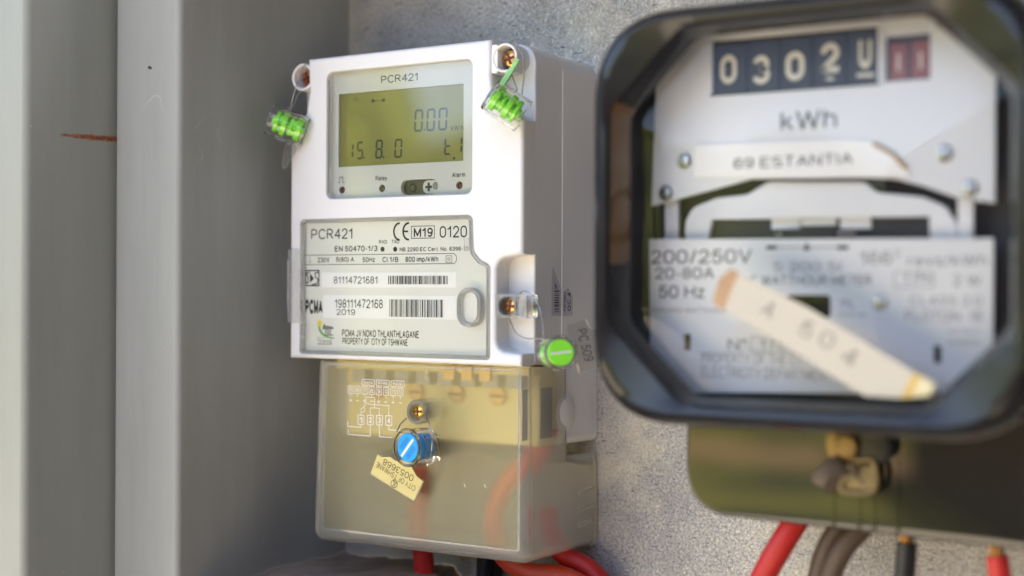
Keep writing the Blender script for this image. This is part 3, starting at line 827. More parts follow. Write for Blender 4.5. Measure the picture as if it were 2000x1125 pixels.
def seg7(c, x, z, w, h, slant=0.0, t=None):
    """one seven-segment digit, lower-left corner x,z"""
    t = t or w * 0.2; g = t * 0.28; hh = h / 2
    on = {'0': 'abcdef', '1': 'bc', '5': 'afgcd', '8': 'abcdefg', 't': 'fged', 'l': 'ef'}[c]
    H = lambda zc: [(x + g + t * .1, zc), (x + g + t * .6, zc + t / 2), (x + w - g - t * .6, zc + t / 2), (x + w - g - t * .1, zc), (x + w - g - t * .6, zc - t / 2), (x + g + t * .6, zc - t / 2)]
    def Vv(xc, z0, z1): return [(xc, z0 + g), (xc + t / 2, z0 + g + t * .5), (xc + t / 2, z1 - g - t * .5), (xc, z1 - g), (xc - t / 2, z1 - g - t * .5), (xc - t / 2, z0 + g + t * .5)]
    seg = {'a': H(z + h - t / 2), 'g': H(z + hh), 'd': H(z + t / 2), 'b': Vv(x + w - t / 2, z + hh, z + h - t * .3), 'c': Vv(x + w - t / 2, z + t * .3, z + hh), 'f': Vv(x + t / 2, z + hh, z + h - t * .3), 'e': Vv(x + t / 2, z + t * .3, z + hh)}
    for k in on:
        sg.flat([(px + (pz - z) * slant, pz) for px, pz in seg[k]], YL)
        sg.flat([(px + (pz - z) * slant + 0.35, pz - 0.12) for px, pz in seg[k]], YL + 0.03, 1)  # offset copy: the segment's shadow, painted on the display
def seg_between(c, a, d, slant=0.06, t=None):
    h = d[1] - a[1]; w = d[0] - a[0] - h * slant
    seg7(c, a[0], a[1], w, h, slant, t)
for c, a, d in (('0', (-1.94, 69.64), (3.29, 79.72)), ('0', (4.70, 69.60), (9.87, 79.71)), ('0', (11.08, 69.49), (16.39, 79.70))):
    seg_between(c, a, d, 0.05, 1.0)
for c, a, d in (('1', (-40.33, 59.40), (-35.70, 66.41)), ('5', (-34.10, 58.71), (-30.03, 66.95)), ('8', (-23.44, 58.57), (-19.04, 67.21)), ('0', (-12.77, 58.42), (-8.14, 67.05)), ('t', (14.40, 58.49), (18.36, 66.32)), ('1', (19.92, 58.95), (24.22, 66.33))):
    seg_between(c, a, d, 0.05, 0.85)
for p in ((3.54, 69.98), (-29.98, 58.94), (-18.99, 58.78)):
    sg.flat(rect(p[0] - 0.1, p[1] - 0.1, p[0] + 0.75, p[1] + 0.75), YL)
sg.t('kW h', (18.16, 69.11), (24.76, 71.43), YL)
a, d = (-24.82, 85.17), (-18.74, 85.10)
for p in (a, d): sg.flat(circ(p[0], p[1], 0.85, 16), YL)
sg.line([a, (a[0] + 1.9, a[1])], 0.4, YL); sg.line([(d[0] - 1.9, d[1]), d], 0.4, YL); sg.line([(a[0] + 2.6, a[1] - 0.1), (d[0] - 2.6, d[1] + 0.1)], 0.35, YL)
p0, p1 = (-36.22, 85.58), (-32.20, 87.80)
sg.flat([(p0[0], p0[1]), (p1[0], p0[1]), (p1[0] - 1.2, p1[1] - 1), (p0[0] + 1.4, p1[1]), (p0[0], p1[1])], YL, 1)
p0 = (19.84, 56.49); sg.flat([(p0[0] - 0.9, p0[1] + 0.8), (p0[0] + 0.9, p0[1] + 0.8), (p0[0], p0[1] - 0.6)], YL)
sg.build('lcd_segments', [LCDD, LCDF], lc, normals=False, flatmesh=True)
b = MB(); b.prism(rect(-47.3, 40.5, 32.6, 99.1, 3.2), -60.9, -60.0, fillet=0.3, seg=2)
b.build('display_window', WINDOW, mtr)
# nameplate label under its clear cover
YB = -59.6
b = MB(); b.prism(inset(labhole, -0.4), YB, -58.9)
lab = b.build('nameplate', LABELG, mtr)
pr = MB(); y = YB - 0.06
B_ = lambda s, a, d, bold=0.0: pr.t(s, a, d, y, 0, bold or (0.0 if d[1] - a[1] > 4 else 0.012))
B_('PCR421', (-58.07, 21.97), (-33.84, 26.89))
pr.t('M19', (0.41, 22.15), (10.79, 26.33), y, 0, 0.012)
pr.frame(rect(*(-0.97, 21.49), *(11.78, 27.21)), 0.33, y)
B_('0120', (14.42, 21.62), (28.79, 26.86))
B_('RXD', (-18.72, 19.46), (-14.20, 21.15)); B_('TXD', (-11.65, 19.44), (-7.45, 21.13))
B_('EN 50470-1/3', (-44.06, 16.12), (-19.57, 18.78))
B_('NB 2290 EC Cert. No. 6396-10', (-7.23, 15.80), (29.54, 17.70))
B_('230V', (-54.18, 11.18), (-47.11, 13.56)); B_('5(80) A', (-43.34, 11.10), (-32.89, 13.67)); B_('50Hz', (-28.04, 11.15), (-20.97, 13.49))
B_('Cl.1/B', (-16.78, 11.08), (-7.87, 13.53)); B_('800 imp/kWh', (-4.05, 10.76), (13.75, 13.49))
B_('PCMA JV NOKO THLANTHLAGANE', (-39.60, -23.09), (3.40, -19.67)); B_('PROPERTY OF  CITY OF TSHWANE', (-39.38, -26.68), (-2.66, -23.49))
pr.t('PCMA', (-61.20, -12.90), (-51.08, -6.01), y, 0, 0.035, 0.82)
# CE mark from two arcs and a bar
def arcline(c, r, a0, a1, w, ycut=y, n=14, kx=0.8):
    pr.line([(c[0] + kx * r * math.cos(math.radians(a0 + (a1 - a0) * k / n)), c[1] + r * math.sin(math.radians(a0 + (a1 - a0) * k / n))) for k in range(n + 1)], w, ycut)
cz = (-7.47, 24.86); ez = (-2.37, 24.84)
arcline(cz, 3.7, 92, 268, 0.85); arcline(ez, 3.7, 92, 268, 0.85); pr.line([(ez[0] - 2.6, ez[1]), (ez[0] - 0.6, ez[1])], 0.8, y)
# ruled band with the ratings
p0, p1 = (-62.05, 10.20), (23.30, 14.66)
pr.line([(p0[0], p1[1]), (p1[0] - 1.2, p1[1]), (p1[0], p1[1] - 1.2), (p1[0], p0[1] + 1.2), (p1[0] - 1.2, p0[1]), (p0[0], p0[1])], 0.28, y)
p0, p1 = (17.71, 10.69), (21.08, 13.79); pr.frame(rect(*p0, *p1), 0.25, y); pr.frame(rect(p0[0] + 0.95, p0[1] + 0.95, p1[0] - 0.95, p1[1] - 0.95), 0.25, y)
p0, p1 = (-58.71, 11.13), (-58.73, 13.98); pr.line([(p0[0], p0[1] + 1), p1], 0.25, y); pr.frame(circ(p0[0], p0[1] + 0.3, 0.6, 12), 0.2, y)
for p in ((-16.72, 16.98), (-9.67, 16.90)): pr.flat(circ(p[0], p[1], 1.15, 20), y)
# square S-and-arrow mark
p0, p1 = (-61.48, 0.11), (-52.96, 7.78); pr.frame(rect(*p0, *p1), 0.6, y)
w, h = p1[0] - p0[0], p1[1] - p0[1]
pr.flat([(p0[0] + w * .34, p0[1] + h * .2), (p0[0] + w * .62, p0[1] + h * .47), (p0[0] + w * .34, p0[1] + h * .8)], y)
pr.line([(p0[0] + w * .3, p0[1] + h * .86), (p0[0] + w * .08, p0[1] + h * .78), (p0[0] + w * .24, p0[1] + h * .5), (p0[0] + w * .2, p0[1] + h * .2), (p0[0] + w * .06, p0[1] + h * .24)], 0.55, y)
pr.line([(p0[0] + w * .94, p0[1] + h * .86), (p0[0] + w * .68, p0[1] + h * .8), (p0[0] + w * .72, p0[1] + h * .58), (p0[0] + w * .9, p0[1] + h * .42), (p0[0] + w * .84, p0[1] + h * .16), (p0[0] + w * .5, p0[1] + h * .1)], 0.55, y)
pr.build('printed_text', INK, lab, normals=False, flatmesh=True)
# emblem: sun, green swoosh, grey columned house
e = MB(); c = (-52.71, -17.21); e.flat(circ(c[0], c[1], 1.45, 20), y, 0)
pts = [(-53.61, -18.33), (-53.29, -20.37), (-51.68, -22.39), (-48.88, -23.75), (-44.02, -24.28), (-44.02, -23.81), (-48.29, -22.95), (-50.79, -21.43), (-52.09, -19.80), (-52.50, -18.31)]
e.flat(pts, y, 1)
e.flat([(-51.10, -19.07), (-50.11, -17.17), (-49.31, -18.10), (-44.84, -18.66), (-44.34, -19.74), (-50.80, -20.01)], y, 2)
for k in range(5):
    xx = (-49.49, -22.35)[0] + k * 0.75; zz = (-49.48, -22.51)[1]; e.flat(rect(xx, zz, xx + 0.45, zz + 2.6), y, 2)
e.line([(-49.88, -22.59), (-44.82, -22.49)], 0.5, y, 2)
e.t('CITY OF', (-53.97, -24.33), (-50.28, -23.54), y, 2); e.t('TSHWANE', (-53.96, -26.38), (-45.50, -24.62), y, 2); e.line([(-53.96, -26.85), (-45.49, -26.66)], 0.35, y, 2)
e.build('city_emblem', [YEL, EGRN, EGRY], lab, normals=False, flatmesh=True)
random.seed(11)
def barcode(mb, a, d, yy, m):
    x = a[0]
    while x < d[0] - 0.2:
        w = random.choice((0.18, 0.18, 0.32, 0.5, 0.66)); w = min(w, d[0] - x)
        mb.flat(rect(x, a[1], x + w, d[1]), yy, m); x += w + random.choice((0.2, 0.22, 0.36, 0.5))
for box, txt, code in ((((-51.33, -0.34), (23.14, 6.43)), (('81114721681', (-44.39, 1.32), (-19.42, 4.72)),), ((-13.35, 1.12), (19.15, 4.88))),
                       (((-50.55, -14.50), (23.55, -4.03)), (('198111472168', (-43.73, -9.87), (-16.33, -5.78)), ('2019', (-42.82, -13.15), (-31.99, -10.38))), ((-12.70, -13.54), (16.61, -5.71)))):
    st = MB(); st.prism(rect(*box[0], *box[1], 0.3, 2), YB - 0.16, YB - 0.02)
    for s, a, d in txt: st.t(s, a, d, YB - 0.22, 1)
    barcode(st, *code, YB - 0.22, 1)
    st.build('barcode_sticker', [PAPER, INK], lab, normals=False)
# clear hinged cover over the nameplate: thin pane, raised rim, thumb ring, hinge and latch
b = MB(); b.prism(inset(labhole, 0.5), -61.5, -60.9)
cv = b.build('nameplate_cover', CLEAR, mtr)
b = MB(); o = inset(labhole, 0.25); b.prism(o, -62.5, -60.0, holes=[inset(labhole, 1.75)], hole_fillet=0.4)
b.build('cover_rim', CLEARE, cv)
tx, tz = 32.2, -8.9
ring = rect(tx - 6.2, tz - 8.6, tx + 6.2, tz + 8.6, 6.1, 10)
b = MB(); b.prism(ring, -63.6, -60.0, holes=[inset(ring, 1.7)], fillet=0.5, seg=3, hole_fillet=0.6); b.build('thumb_ring', CLEARE, cv)
b = MB(); b.prism(inset(ring, 1.75), -60.85, -60.0); b.build('thumb_pad', WHITE, cv)
b = MB(); b.prism(roundp([(-69.6, -17.2), (-63.2, -17.2), (-63.2, 17.6), (-69.6, 17.6)], 0.6), -62.7, -58.0, fillet=0.4, seg=2)
b.prism(rect(-69.3, -12, -67.5, 12, 0.5), -63.3, -62.7); b.build('hinge', CLEARE, cv)
for zc in ((31.43, 18.41), (-59.19, -20.43)):
    b = MB(); b.prism(rect(zc[0] - 2.0, zc[1] - 3.0, zc[0] + 0.6, zc[1] + 3.0, 0.4), -63.0, -62.4); b.build('cover_clip', CLEARE, cv)
b = MB(); b.prism(rect(42.2, -13.4, 55.2, -3.0, 0.6), -61.6, -60.0, fillet=0.3, seg=2, holes=[circ(50.3, -8.2, 4.0)])
b.lathe([(4.0, 0), (4.6, 0), (4.6, 8.4), (4.0, 8.4)], (50.3, -61.5, -8.2), (0, 1, 0), 32, closed=True)
b.build('latch', CLEARE, cv)
b = MB(); b.prism(rect(55.4, -13.2, 60.4, -3.2, 1.0), -61.4, -52.2, fillet=0.6, seg=2); b.build('latch_block', CLEARS, cv)
b = MB(); screw_head(b, 50.0, -57.4, -8.2, 3.5, 0, 1, rot=1.45); b.lathe([(2.2, 0), (2.2, 6)], (50.0, -57.4, -8.2), (0, 1, 0), 20, 2); b.build('latch_screw', [BRASS, BRASSD, REDZ], mtr)
# inspection sticker wrapped round the side seam
b = MB(); xs = XS + 0.12
b.add([(xs, -37, -12.5), (xs, -37, 3.5), (xs, -36, 9.5), (xs, -28.2, -1.0), (xs, -28.2, -12.7)], [(0, 1, 2, 3, 4)], 0)
XB = lambda yy: 59.02 + 0.0975 * (yy + 28)
b.add([(XB(-27.4), -27.4, -12.8), (XB(-27.4), -27.4, -2.0), (XB(-23.5), -23.5, -0.3), (XB(-19.8), -19.8, -4.0), (XB(-19.8), -19.8, -12.6)], [(0, 1, 2, 3, 4)], 0)
zz = -11.0
while zz < 3.5:
    w = random.choice((0.25, 0.35, 0.6)); y1_ = -30.3 if zz < -2 else -30.3 - (zz + 2) * 0.9
    b.add([(xs + 0.05, -34.6, zz), (xs + 0.05, y1_, zz), (xs + 0.05, y1_, zz + w), (xs + 0.05, -34.6, zz + w)], [(0, 1, 2, 3)], 1); zz += w + random.choice((0.3, 0.45, 0.6))
b.text('QC.4', (XB(-21.4) + 0.08, -21.4, -10.5), (0, 0, 8.2), (-0.253, -2.6, 0), 1, 0.01)
b.text('FIESBU', (XB(-25.4) + 0.08, -25.4, -10.5), (0, 0, 8.2), (-0.156, -1.6, 0), 1)
b.build('inspection_sticker', [QCW, INK], mtr, normals=False, flatmesh=True)
# terminal block behind the frosted cover
b = MB(); b.prism(rect(-49, -70, 55, -35), -43, -28.2, fillet=1.2, seg=2, m=0)
b.box(-49.5, 55.5, -50, -42.8, -38.5, -34.5, 0)
for k in range(8):
    x = -40 + k * 12.0; b.box(x, x + 7.4, -50.4, -43.2, -44.5, -38.7, 1)
tb = b.build('terminal_block', [CREAM, GREYBLK], mtr)
for k in range(4):
    x = -36 + k * 22
    b = MB(); b.lathe([(4.2, 3), (4.2, 0.3), (3.8, 0), (0.001, 0)], (x + 6, -45.5, -48.5), (0, 1, 0), 24); b.box(x + 2.4, x + 9.6, -45.8, -45.52, -49.0, -48.0, 1)
    b.build('terminal_screw', [ORANGE, BRASSD], tb)
for k in range(3):
    x = 12 + k * 9.5
    b = MB(); b.box(x, x + 5.5, -52, -50.2, -41.5, -35.5); b.build('brass_tab', ORANGE, tb)
for xa, xb_ in ((57.2, 58.0),):
    b = MB(); b.box(57.0, 57.6, -46, -36, -66, -44); b.box(55.6, 56.2, -57, -53, -66, -44); b.build('side_slot', DARK, tb)
b = MB(); b.lathe([(0.001, 2.0), (4, 1.8), (7.5, 1.1), (9.5, 0)], (59.3, -25.5, -56), (1, 0, 0), 28); b.build('side_boss', WHITE, mtr)
# frosted terminal cover: L-shaped in profile, bevelled, open at the back
b = MB()
profyz = [(-60.2, -34.6), (-60.2, -118.6), (-2.5, -118.6), (-2.5, -76.5), (-27.0, -76.5), (-27.0, -34.6)]
L_ = [(-54.4 + (z + 34) * 0.036, yy, z) for yy, z in profyz]
R_ = [(59.4 - (z + 34) * 0.012 + (yy + 60) * 0.030, yy, z) for yy, z in profyz]
vs = L_ + R_
me = bpy.data.meshes.new('terminal_cover')
fs = [(0, 6, 7, 1), (1, 7, 8, 2), (3, 9, 10, 4), (4, 3, 2, 1, 0, 5), (10, 11, 6, 7, 8, 9)]
og = ORG[mtr.name]
me.from_pydata([(Vector(v) - og) * MM for v in vs], [], fs)
bm = bmesh.new(); bm.from_mesh(me); bmesh.ops.recalc_face_normals(bm, faces=bm.faces)
if sum(f.normal.y for f in bm.faces if abs(f.normal.y) > .9) > 0: bmesh.ops.reverse_faces(bm, faces=bm.faces)
ed = [e_ for e_ in bm.edges if len(e_.link_faces) == 2 and e_.calc_face_angle() > 0.5]
bmesh.ops.bevel(bm, geom=ed, offset=5.0 * MM, segments=5, profile=0.5, affect='EDGES', clamp_overlap=True)
bm.to_mesh(me); bm.free()
me.materials.append(FROST); me.materials.append(FROSTE)
for p_ in me.polygons: p_.material_index = 0 if p_.normal.y < -0.99 else 1
me.polygons.foreach_set('use_smooth', [True] * len(me.polygons)); me.set_sharp_from_angle(angle=math.radians(35))
tc = bpy.data.objects.new('terminal_cover', me); COL.objects.link(tc); tc.parent = mtr; ORG['terminal_cover'] = og
so = tc.modifiers.new('wall', 'SOLIDIFY'); so.thickness = 1.8 * MM; so.offset = -1
tc.modifiers.new('normals', 'WEIGHTED_NORMAL').keep_sharp = True
b = MB(); pf = roundp([(-50.2, -113.0), (57.0, -113.3), (57.2, -35.2), (-48.0, -35.2)], 1.5); b.prism(pf, -60.9, -60.3, fillet=0.25, seg=2, holes=[inset(pf, 1.1)]); b.build('front_ridge', CLEARE, tc)
lip = [Vector(R_[4]) + Vector((-3, 0, 0.2)), Vector(R_[3]) + Vector((0.2, -7, 0.2)), Vector(R_[3]) + Vector((0.3, -1.2, -0.6)), Vector(R_[3]) + Vector((0.4, 0, -6)), Vector(R_[2]) + Vector((0.3, 0, 6)), Vector(R_[2]) + Vector((-0.6, -0.6, 1.0)), Vector(R_[2]) + Vector((-8, -0.4, 0.2))]
b = MB(); b.sweep(catmull(lip, 6), 0.9, 8); b.build('back_lip', FROSTE, tc)
for k in range(3):
    z = -92 - k * 7.2
    b = MB(); xx = 61.6
    b.add([(xx + 0.9, -17, z), (xx + 1.6, -4.5, z + 1.2), (xx + 1.6, -4.5, z - 0.6), (xx + 0.9, -17, z - 1.8), (xx - 0.3, -17, z), (xx + 0.2, -4.5, z + 1.2), (xx + 0.2, -4.5, z - 0.6), (xx - 0.3, -17, z - 1.8)],
          [(0, 1, 2, 3), (4, 7, 6, 5), (0, 4, 5, 1), (3, 2, 6, 7), (0, 3, 7, 4), (1, 5, 6, 2)])
    b.build('grip_rib', FROSTE, tc)
# moulded wiring diagram on the cover
w = MB(); YC = -60.5; D = lambda a: a
for k, s in enumerate(('5', '6', '7', '8', '9', '10', '11', '12')):
    ax = (-35.43, -49.15)[0] + k * 4.0; az = (-35.43, -49.15)[1]
    w.frame(rect(ax, az, ax + 3.2, az + 3.7, 0.4, 2), 0.26, YC); w.t(s, (ax + 0.8, az + 0.85), (ax + 2.4, az + 2.85), YC)
    w.line([(ax + 1.6, az), (ax + 1.6, az - 1.3)], 0.22, YC)
    zc = az - 3.0
    w.line([(ax + 0.9, zc), (ax + 2.3, zc)], 0.3, YC)
    if k % 2 == 0: w.line([(ax + 1.6, zc - 0.7), (ax + 1.6, zc + 0.7)], 0.3, YC)
p = (-27.51, -45.12)
for k, s in enumerate(('DATA', 'RS485', 'PULSE')):
    ax = p[0] + k * 8.2; w.frame(rect(ax, p[1], ax + 7.4, p[1] + 2.9, 0.4, 2), 0.24, YC); w.t(s, (ax + 1.2, p[1] + 0.8), (ax + 6.2, p[1] + 2.1), YC)
bx = []
for q, s in zip(((-29.67, -63.14), (-24.37, -62.95), (-19.24, -62.78), (-14.03, -62.68)), '1234'):
    w.frame(rect(q[0], q[1], q[0] + 3.7, q[1] + 4.6, 0.4, 2), 0.32, YC); w.t(s, (q[0] + 1.0, q[1] + 1.0), (q[0] + 2.7, q[1] + 3.6), YC, 0, 0.015); bx.append((q[0] + 1.85, q[1]))
b0, b1, b2, b3 = bx
w.line([b0, (b0[0], b0[1] - 1.1), (b0[0] - 7.6, b0[1] - 1.1), (b0[0] - 7.6, b0[1] + 1.2)], 0.3, YC)
w.line([b1, (b1[0], b1[1] - 5), (b1[0] - 12.6, b1[1] - 5), (b1[0] - 12.6, b1[1] - 2.6)], 0.3, YC)
w.line([b2, (b2[0], b2[1] - 5.2), (b2[0] + 7.5, b2[1] - 5.2)], 0.3, YC)
w.line([b3, (b3[0], b3[1] - 1.9), (b3[0] + 7.6, b3[1] - 1.9)], 0.3, YC)
t0 = b0[1] + 4.6
w.line([(b0[0], t0), (b0[0], t0 + 2.6), (b0[0] + 1.6, t0 + 3.6), (b0[0] + 2.8, t0 + 5.6), (b0[0] + 5.6, t0 + 4.9), (b3[0], t0 + 4.9), (b3[0], t0)], 0.26, YC)
w.line([(b0[0] + 2.8, t0 + 5.6), (b0[0] + 2.8, t0 + 8.2), (b0[0] + 7.6, t0 + 8.2), (b0[0] + 7.6, t0 + 3.4)], 0.26, YC)
w.line([(b1[0], t0), (b1[0], t0 + 3.4), (b2[0], t0 + 3.4), (b2[0], t0)], 0.26, YC)
w.line([(b0[0] + 1.6, t0 + 3.6), (b0[0] + 2.2, t0 + 1.6), (b0[0] + 0.6, t0 + 1.2)], 0.26, YC)
for q in ((28.50, -86.05), (38.91, -85.54)): w.line([q, (q[0] + 0.5, q[1] - 1.2)], 0.35, YC)
w.build('wiring_diagram', WHITEP, tc, normals=False, flatmesh=True)
b = MB(); p = (8.19, -39.89); b.lathe([(1.4, 0.5), (1.3, 0.1), (0.001, -0.25)], (p[0], -60.6, p[1]), (0, 1, 0), 20); b.prism(roundp([(p[0] - 0.5, p[1]), (p[0] + 0.5, p[1]), (p[0], p[1] + 4)], 0.1), -60.75, -60.3)
b.build('gate_mark', FROST, tc)
sx, sz = 4.6, -55.6
b = MB(); b.lathe([(3.9, 0), (5.2, 0), (5.5, 0.4), (5.5, 15), (3.9, 15)], (sx, -63.0, sz), (0, 1, 0), 36, closed=True); b.build('screw_boss', CLEARE, tc)
b = MB(); screw_head(b, sx - 0.6, -60.4, sz, 2.9, 0, 1, rot=0.05); b.lathe([(2.3, 0.2), (2.3, 10)], (sx - 0.6, -60.4, sz), (0, 1, 0), 20, 2); b.build('cover_screw', [mat('gold_screw', (0.85, 0.52, 0.10), 0.25, 0.9, var=0.1, scale=300), BRASSD, REDZ], mtr)

# ------------------------------------------------------------------ wire seals
SEALS = 'wire seals hanging from the white meter'
def frame_to(axis, up=(0, 0, 1)):
    """matrix whose local +Z is the axis"""
    A = Vector(axis).normalized(); X = Vector(up).cross(A)
    if X.length < 1e-4: X = Vector((1, 0, 0))
    X.normalize(); Y = A.cross(X)
    return Matrix((X, Y, A)).transposed().to_4x4()
def seal(label, c, axis, R, L, col, slot_ang, wires, side_open=False, thin=False):
    """clear capsule with a coloured barrel inside; local +Z is the visible face"""
    s = thing('wire_seal', label, 'seal', (c[0], c[1], c[2] - R), SEALS)
    T = Matrix.Translation(Vector(c)) @ frame_to(axis)
    ins = R * 0.86
    b = MB(); b.xf = T
    h = L / 2
    b.lathe([(ins, -h + 1.0), (R * 0.96, -h), (R, -h + 0.5), (R, h - 0.9), (R * 1.03, h - 0.5), (R * 1.0, h), (ins + 0.15, h), (ins, h - 0.5)], (0, 0, 0), (0, 0, 1), 40, closed=True)
    b.lathe([(ins + 0.2, -h + 0.2), (ins + 0.2, -h + 1.0), (0.001, -h + 1.0), (0.001, -h + 0.2)], (0, 0, 0), (0, 0, 1), 40)
    for a in (0.6, 2.7, 4.8):
        ca, sa = math.cos(a), math.sin(a); px, py = -sa * 0.45, ca * 0.45
        b.add([(ca * R + px, sa * R + py, -h * .9), (ca * R - px, sa * R - py, -h * .9), (ca * (R + .7) - px, sa * (R + .7) - py, -h * .9), (ca * (R + .7) + px, sa * (R + .7) + py, -h * .9),
               (ca * R + px, sa * R + py, h * .4), (ca * R - px, sa * R - py, h * .4), (ca * (R + .7) - px, sa * (R + .7) - py, h * .4), (ca * (R + .7) + px, sa * (R + .7) + py, h * .4)],
              [(0, 1, 2, 3), (4, 7, 6, 5), (0, 4, 5, 1), (1, 5, 6, 2), (2, 6, 7, 3), (3, 7, 4, 0)])
    b.build('capsule', CLEARS, s)
    b = MB(); b.xf = T; ri = ins * 0.9
    if side_open:
        b.lathe([(ri * .34, -h + 1.2), (ri * .34, h * .8)], (0, 0, 0), (0, 0, 1), 20)
        for k, (z0, z1, rr) in enumerate(((-.74, -.44, 1.0), (-.26, -.12, .8), (.02, .30, 1.0), (.46, .66, .92))):
            q = ri * rr
            b.lathe([(q * .94, z0 * h), (q, z0 * h + .3), (q, z1 * h - .3), (q * .94, z1 * h)], (0, 0, 0), (0, 0, 1), 32)
        for k in range(4):
            a = k * math.pi / 2 + 0.5; ca, sa = math.cos(a), math.sin(a)
            for z0 in (-.5, .05):
                b.box(ca * ri * .62 - 1.1, ca * ri * .62 + 1.1, sa * ri * .62 - 1.1, sa * ri * .62 + 1.1, z0 * h, (z0 + .42) * h)
    else:
        b.lathe([(ri * .6, -h + 1.4), (ri * .9, -h + 1.6), (ri * .9, h * .1), (ri * .7, h * .2), (ri, h * .35), (ri, h - 1.0), (ri * .96, h - .6), (0.001, h - .6)], (0, 0, 0), (0, 0, 1), 40)
    br = b.build('barrel', col, s)
    if not side_open:
        b = MB(); b.xf = T @ Matrix.Rotation(slot_ang, 4, 'Z')
        q = ri * .84; b.box(-q, q * (0.95), -ri * .085, ri * .085, h - .62, h - .45)
        b.build('slot_mark', SEALW, br)
    for pts, tw in wires:
        b = MB()
        if tw: twisted(b, pts)
        else: tube(b, pts, 0.3, 8)
        b.build('seal_wire', WIRE, s)
    return s, T
def slab(mb, P, th, n, m=0):
    """flat plate from 3D polygon P, thickness th along n"""
    n = Vector(n).normalized() * th; k = len(P); P = [Vector(p) for p in P]
    return mb.add(P + [p + n for p in P], [tuple(range(k)), tuple(range(2 * k - 1, k - 1, -1))] + [(i, (i + 1) % k, k + (i + 1) % k, k + i) for i in range(k)], m, False)
g3 = lambda p, y: (p[0], y, p[1])
# left: hanging beside the upper left lug, barrel seen from the side
cL = (-67.1, -66, 75.3)
axL = Vector((-60, -46, 27))
wl_, wl2 = [g3((-59.38, 105.27), -61.5), g3((-60.14, 101.29), -64), g3((-61.97, 93.94), -66), g3((-64.70, 86.18), -66), g3((-65.33, 82.24), -66)], [g3((-59.38, 105.05), -61.2), g3((-62.24, 96.43), -57), g3((-65.75, 90.47), -60), g3((-65.15, 85.13), -64), g3((-67.20, 83.44), -66)]
sL, T = seal('neon green barrel seal seen side-on, left of the white meter by its upper-left screw', cL, axL, 7.3, 18.5, GREEN, 0, [(wl_, True), (wl2, True)], True)
b = MB(); y = -67
P = [(-66.73, 67.24), (-61.61, 65.54), (-62.98, 62.14), (-66.21, 57.95), (-68.53, 55.30), (-70.12, 55.95), (-69.96, 59.57), (-68.58, 63.85)]
slab(b, [g3(p, y) for p in P], 1.2, (0.2, 1, 0)); b.build('tag', TAGT, sL)
# right: lying over the shell's upper right notch
cR = (54.9, -69.5, 76.6)
wr1 = [g3((50.97, 104.55), -60), g3((53.87, 105.30), -62.5), g3((57.34, 101.94), -64), g3((60.79, 96.31), -66), g3((61.69, 88.91), -67), g3((61.81, 80.28), -69)]
wr2 = [g3((50.12, 91.94), -58), g3((53.68, 88.22), -62), g3((57.78, 83.56), -66), g3((57.91, 81.74), -69)]
sR, T = seal('neon green barrel seal seen side-on, under the upper-right screw of the white meter', cR, (52, 31, -41), 7.3, 17.2, GREEN, 0, [(wr1, True), (wr2, True)], True)
b = MB(); P = [(49.30, 87.06), (52.42, 86.59), (56.34, 92.09), (58.84, 95.99), (57.43, 96.92), (54.64, 93.43)]
slab(b, [g3(p, -66.5) for p in P], 1.0, (0, 1, 0)); b.build('tag', [mat('tinted_green_plastic', (0.42, 0.85, 0.30), 0.15, trans=0.6, ior=1.4)], sR)
# front right: green face towards the viewer, hanging from the latch
cF = Vector((81.0, -72, -26.9))
tocam = Vector((365.85, -582.2, -1.9)) - cF
axF = (tocam.normalized() + Vector((0.857, 0.515, 0)) * 0.27).normalized()
wf1 = [g3((55.97, -2.76), -60), g3((59.57, -1.71), -63), g3((64.66, -3.25), -65), g3((70.27, -8.34), -68), g3((73.51, -14.41), -71), g3((75.27, -20.69), -73)]
wf2 = [g3((49.00, -12.33), -57.5), g3((51.75, -15.42), -60), g3((56.61, -19.45), -64), g3((63.80, -21.54), -68), g3((72.64, -21.35), -72), g3((75.56, -21.44), -73)]
sF, T = seal('seal with round neon green face, white slot and clear tag reading PC 509', tuple(cF), axF, 6.9, 14.5, GREEN, 0.10, [(wf1, True), (wf2, True)])
b = MB(); nn = tocam.normalized()
RX = Vector((0.857, 0.515, 0)); UZ = Vector((0, 0, 1))
def atF(zx, zy):  # in the seal's own facing plane: zoom units scaled to millimetres round the face centre
    k = 0.24 / 4.66
    return cF + RX * ((zx - 780) * k) - UZ * ((zy - 915) * k) - nn * 1.5
P = [atF(*q) for q in ((860, 692), (1008, 645), (1030, 705), (1090, 745), (1112, 1028), (960, 1080), (940, 1010), (900, 985), (870, 780), (862, 750))]
slab(b, P, -0.9, nn)
tg = b.build('tag', TAGT, sF)
b = MB()
for q0, q1 in (((1008, 645), (1030, 705)), ((1030, 705), (1090, 745)), ((1112, 970), (1112, 1028)), ((1112, 1028), (960, 1080)), ((960, 1080), (935, 1010))):
    b.sweep([atF(*q0), atF(*q1)], 0.28, 6)
b.build('tag_edge', CLEARE, tg)
b = MB(); O = atF(935, 735) + nn * 0.25; U = atF(1000, 990) + nn * 0.25 - O; V = (atF(1012, 720) + nn * 0.25 - O)
b.text('PC 509', O, U, V, 0, 0.0); b.build('tag_text', mat('grey_engraving', (0.06, 0.055, 0.05), 0.6), tg, normals=False, flatmesh=True)
b = MB(); P = [atF(*q) for q in ((497, 800), (640, 800), (640, 1000), (565, 1015), (500, 985))]
slab(b, [p - nn * 6 for p in P], -3.0, nn); b.build('lock_block', CLEARS, sF)
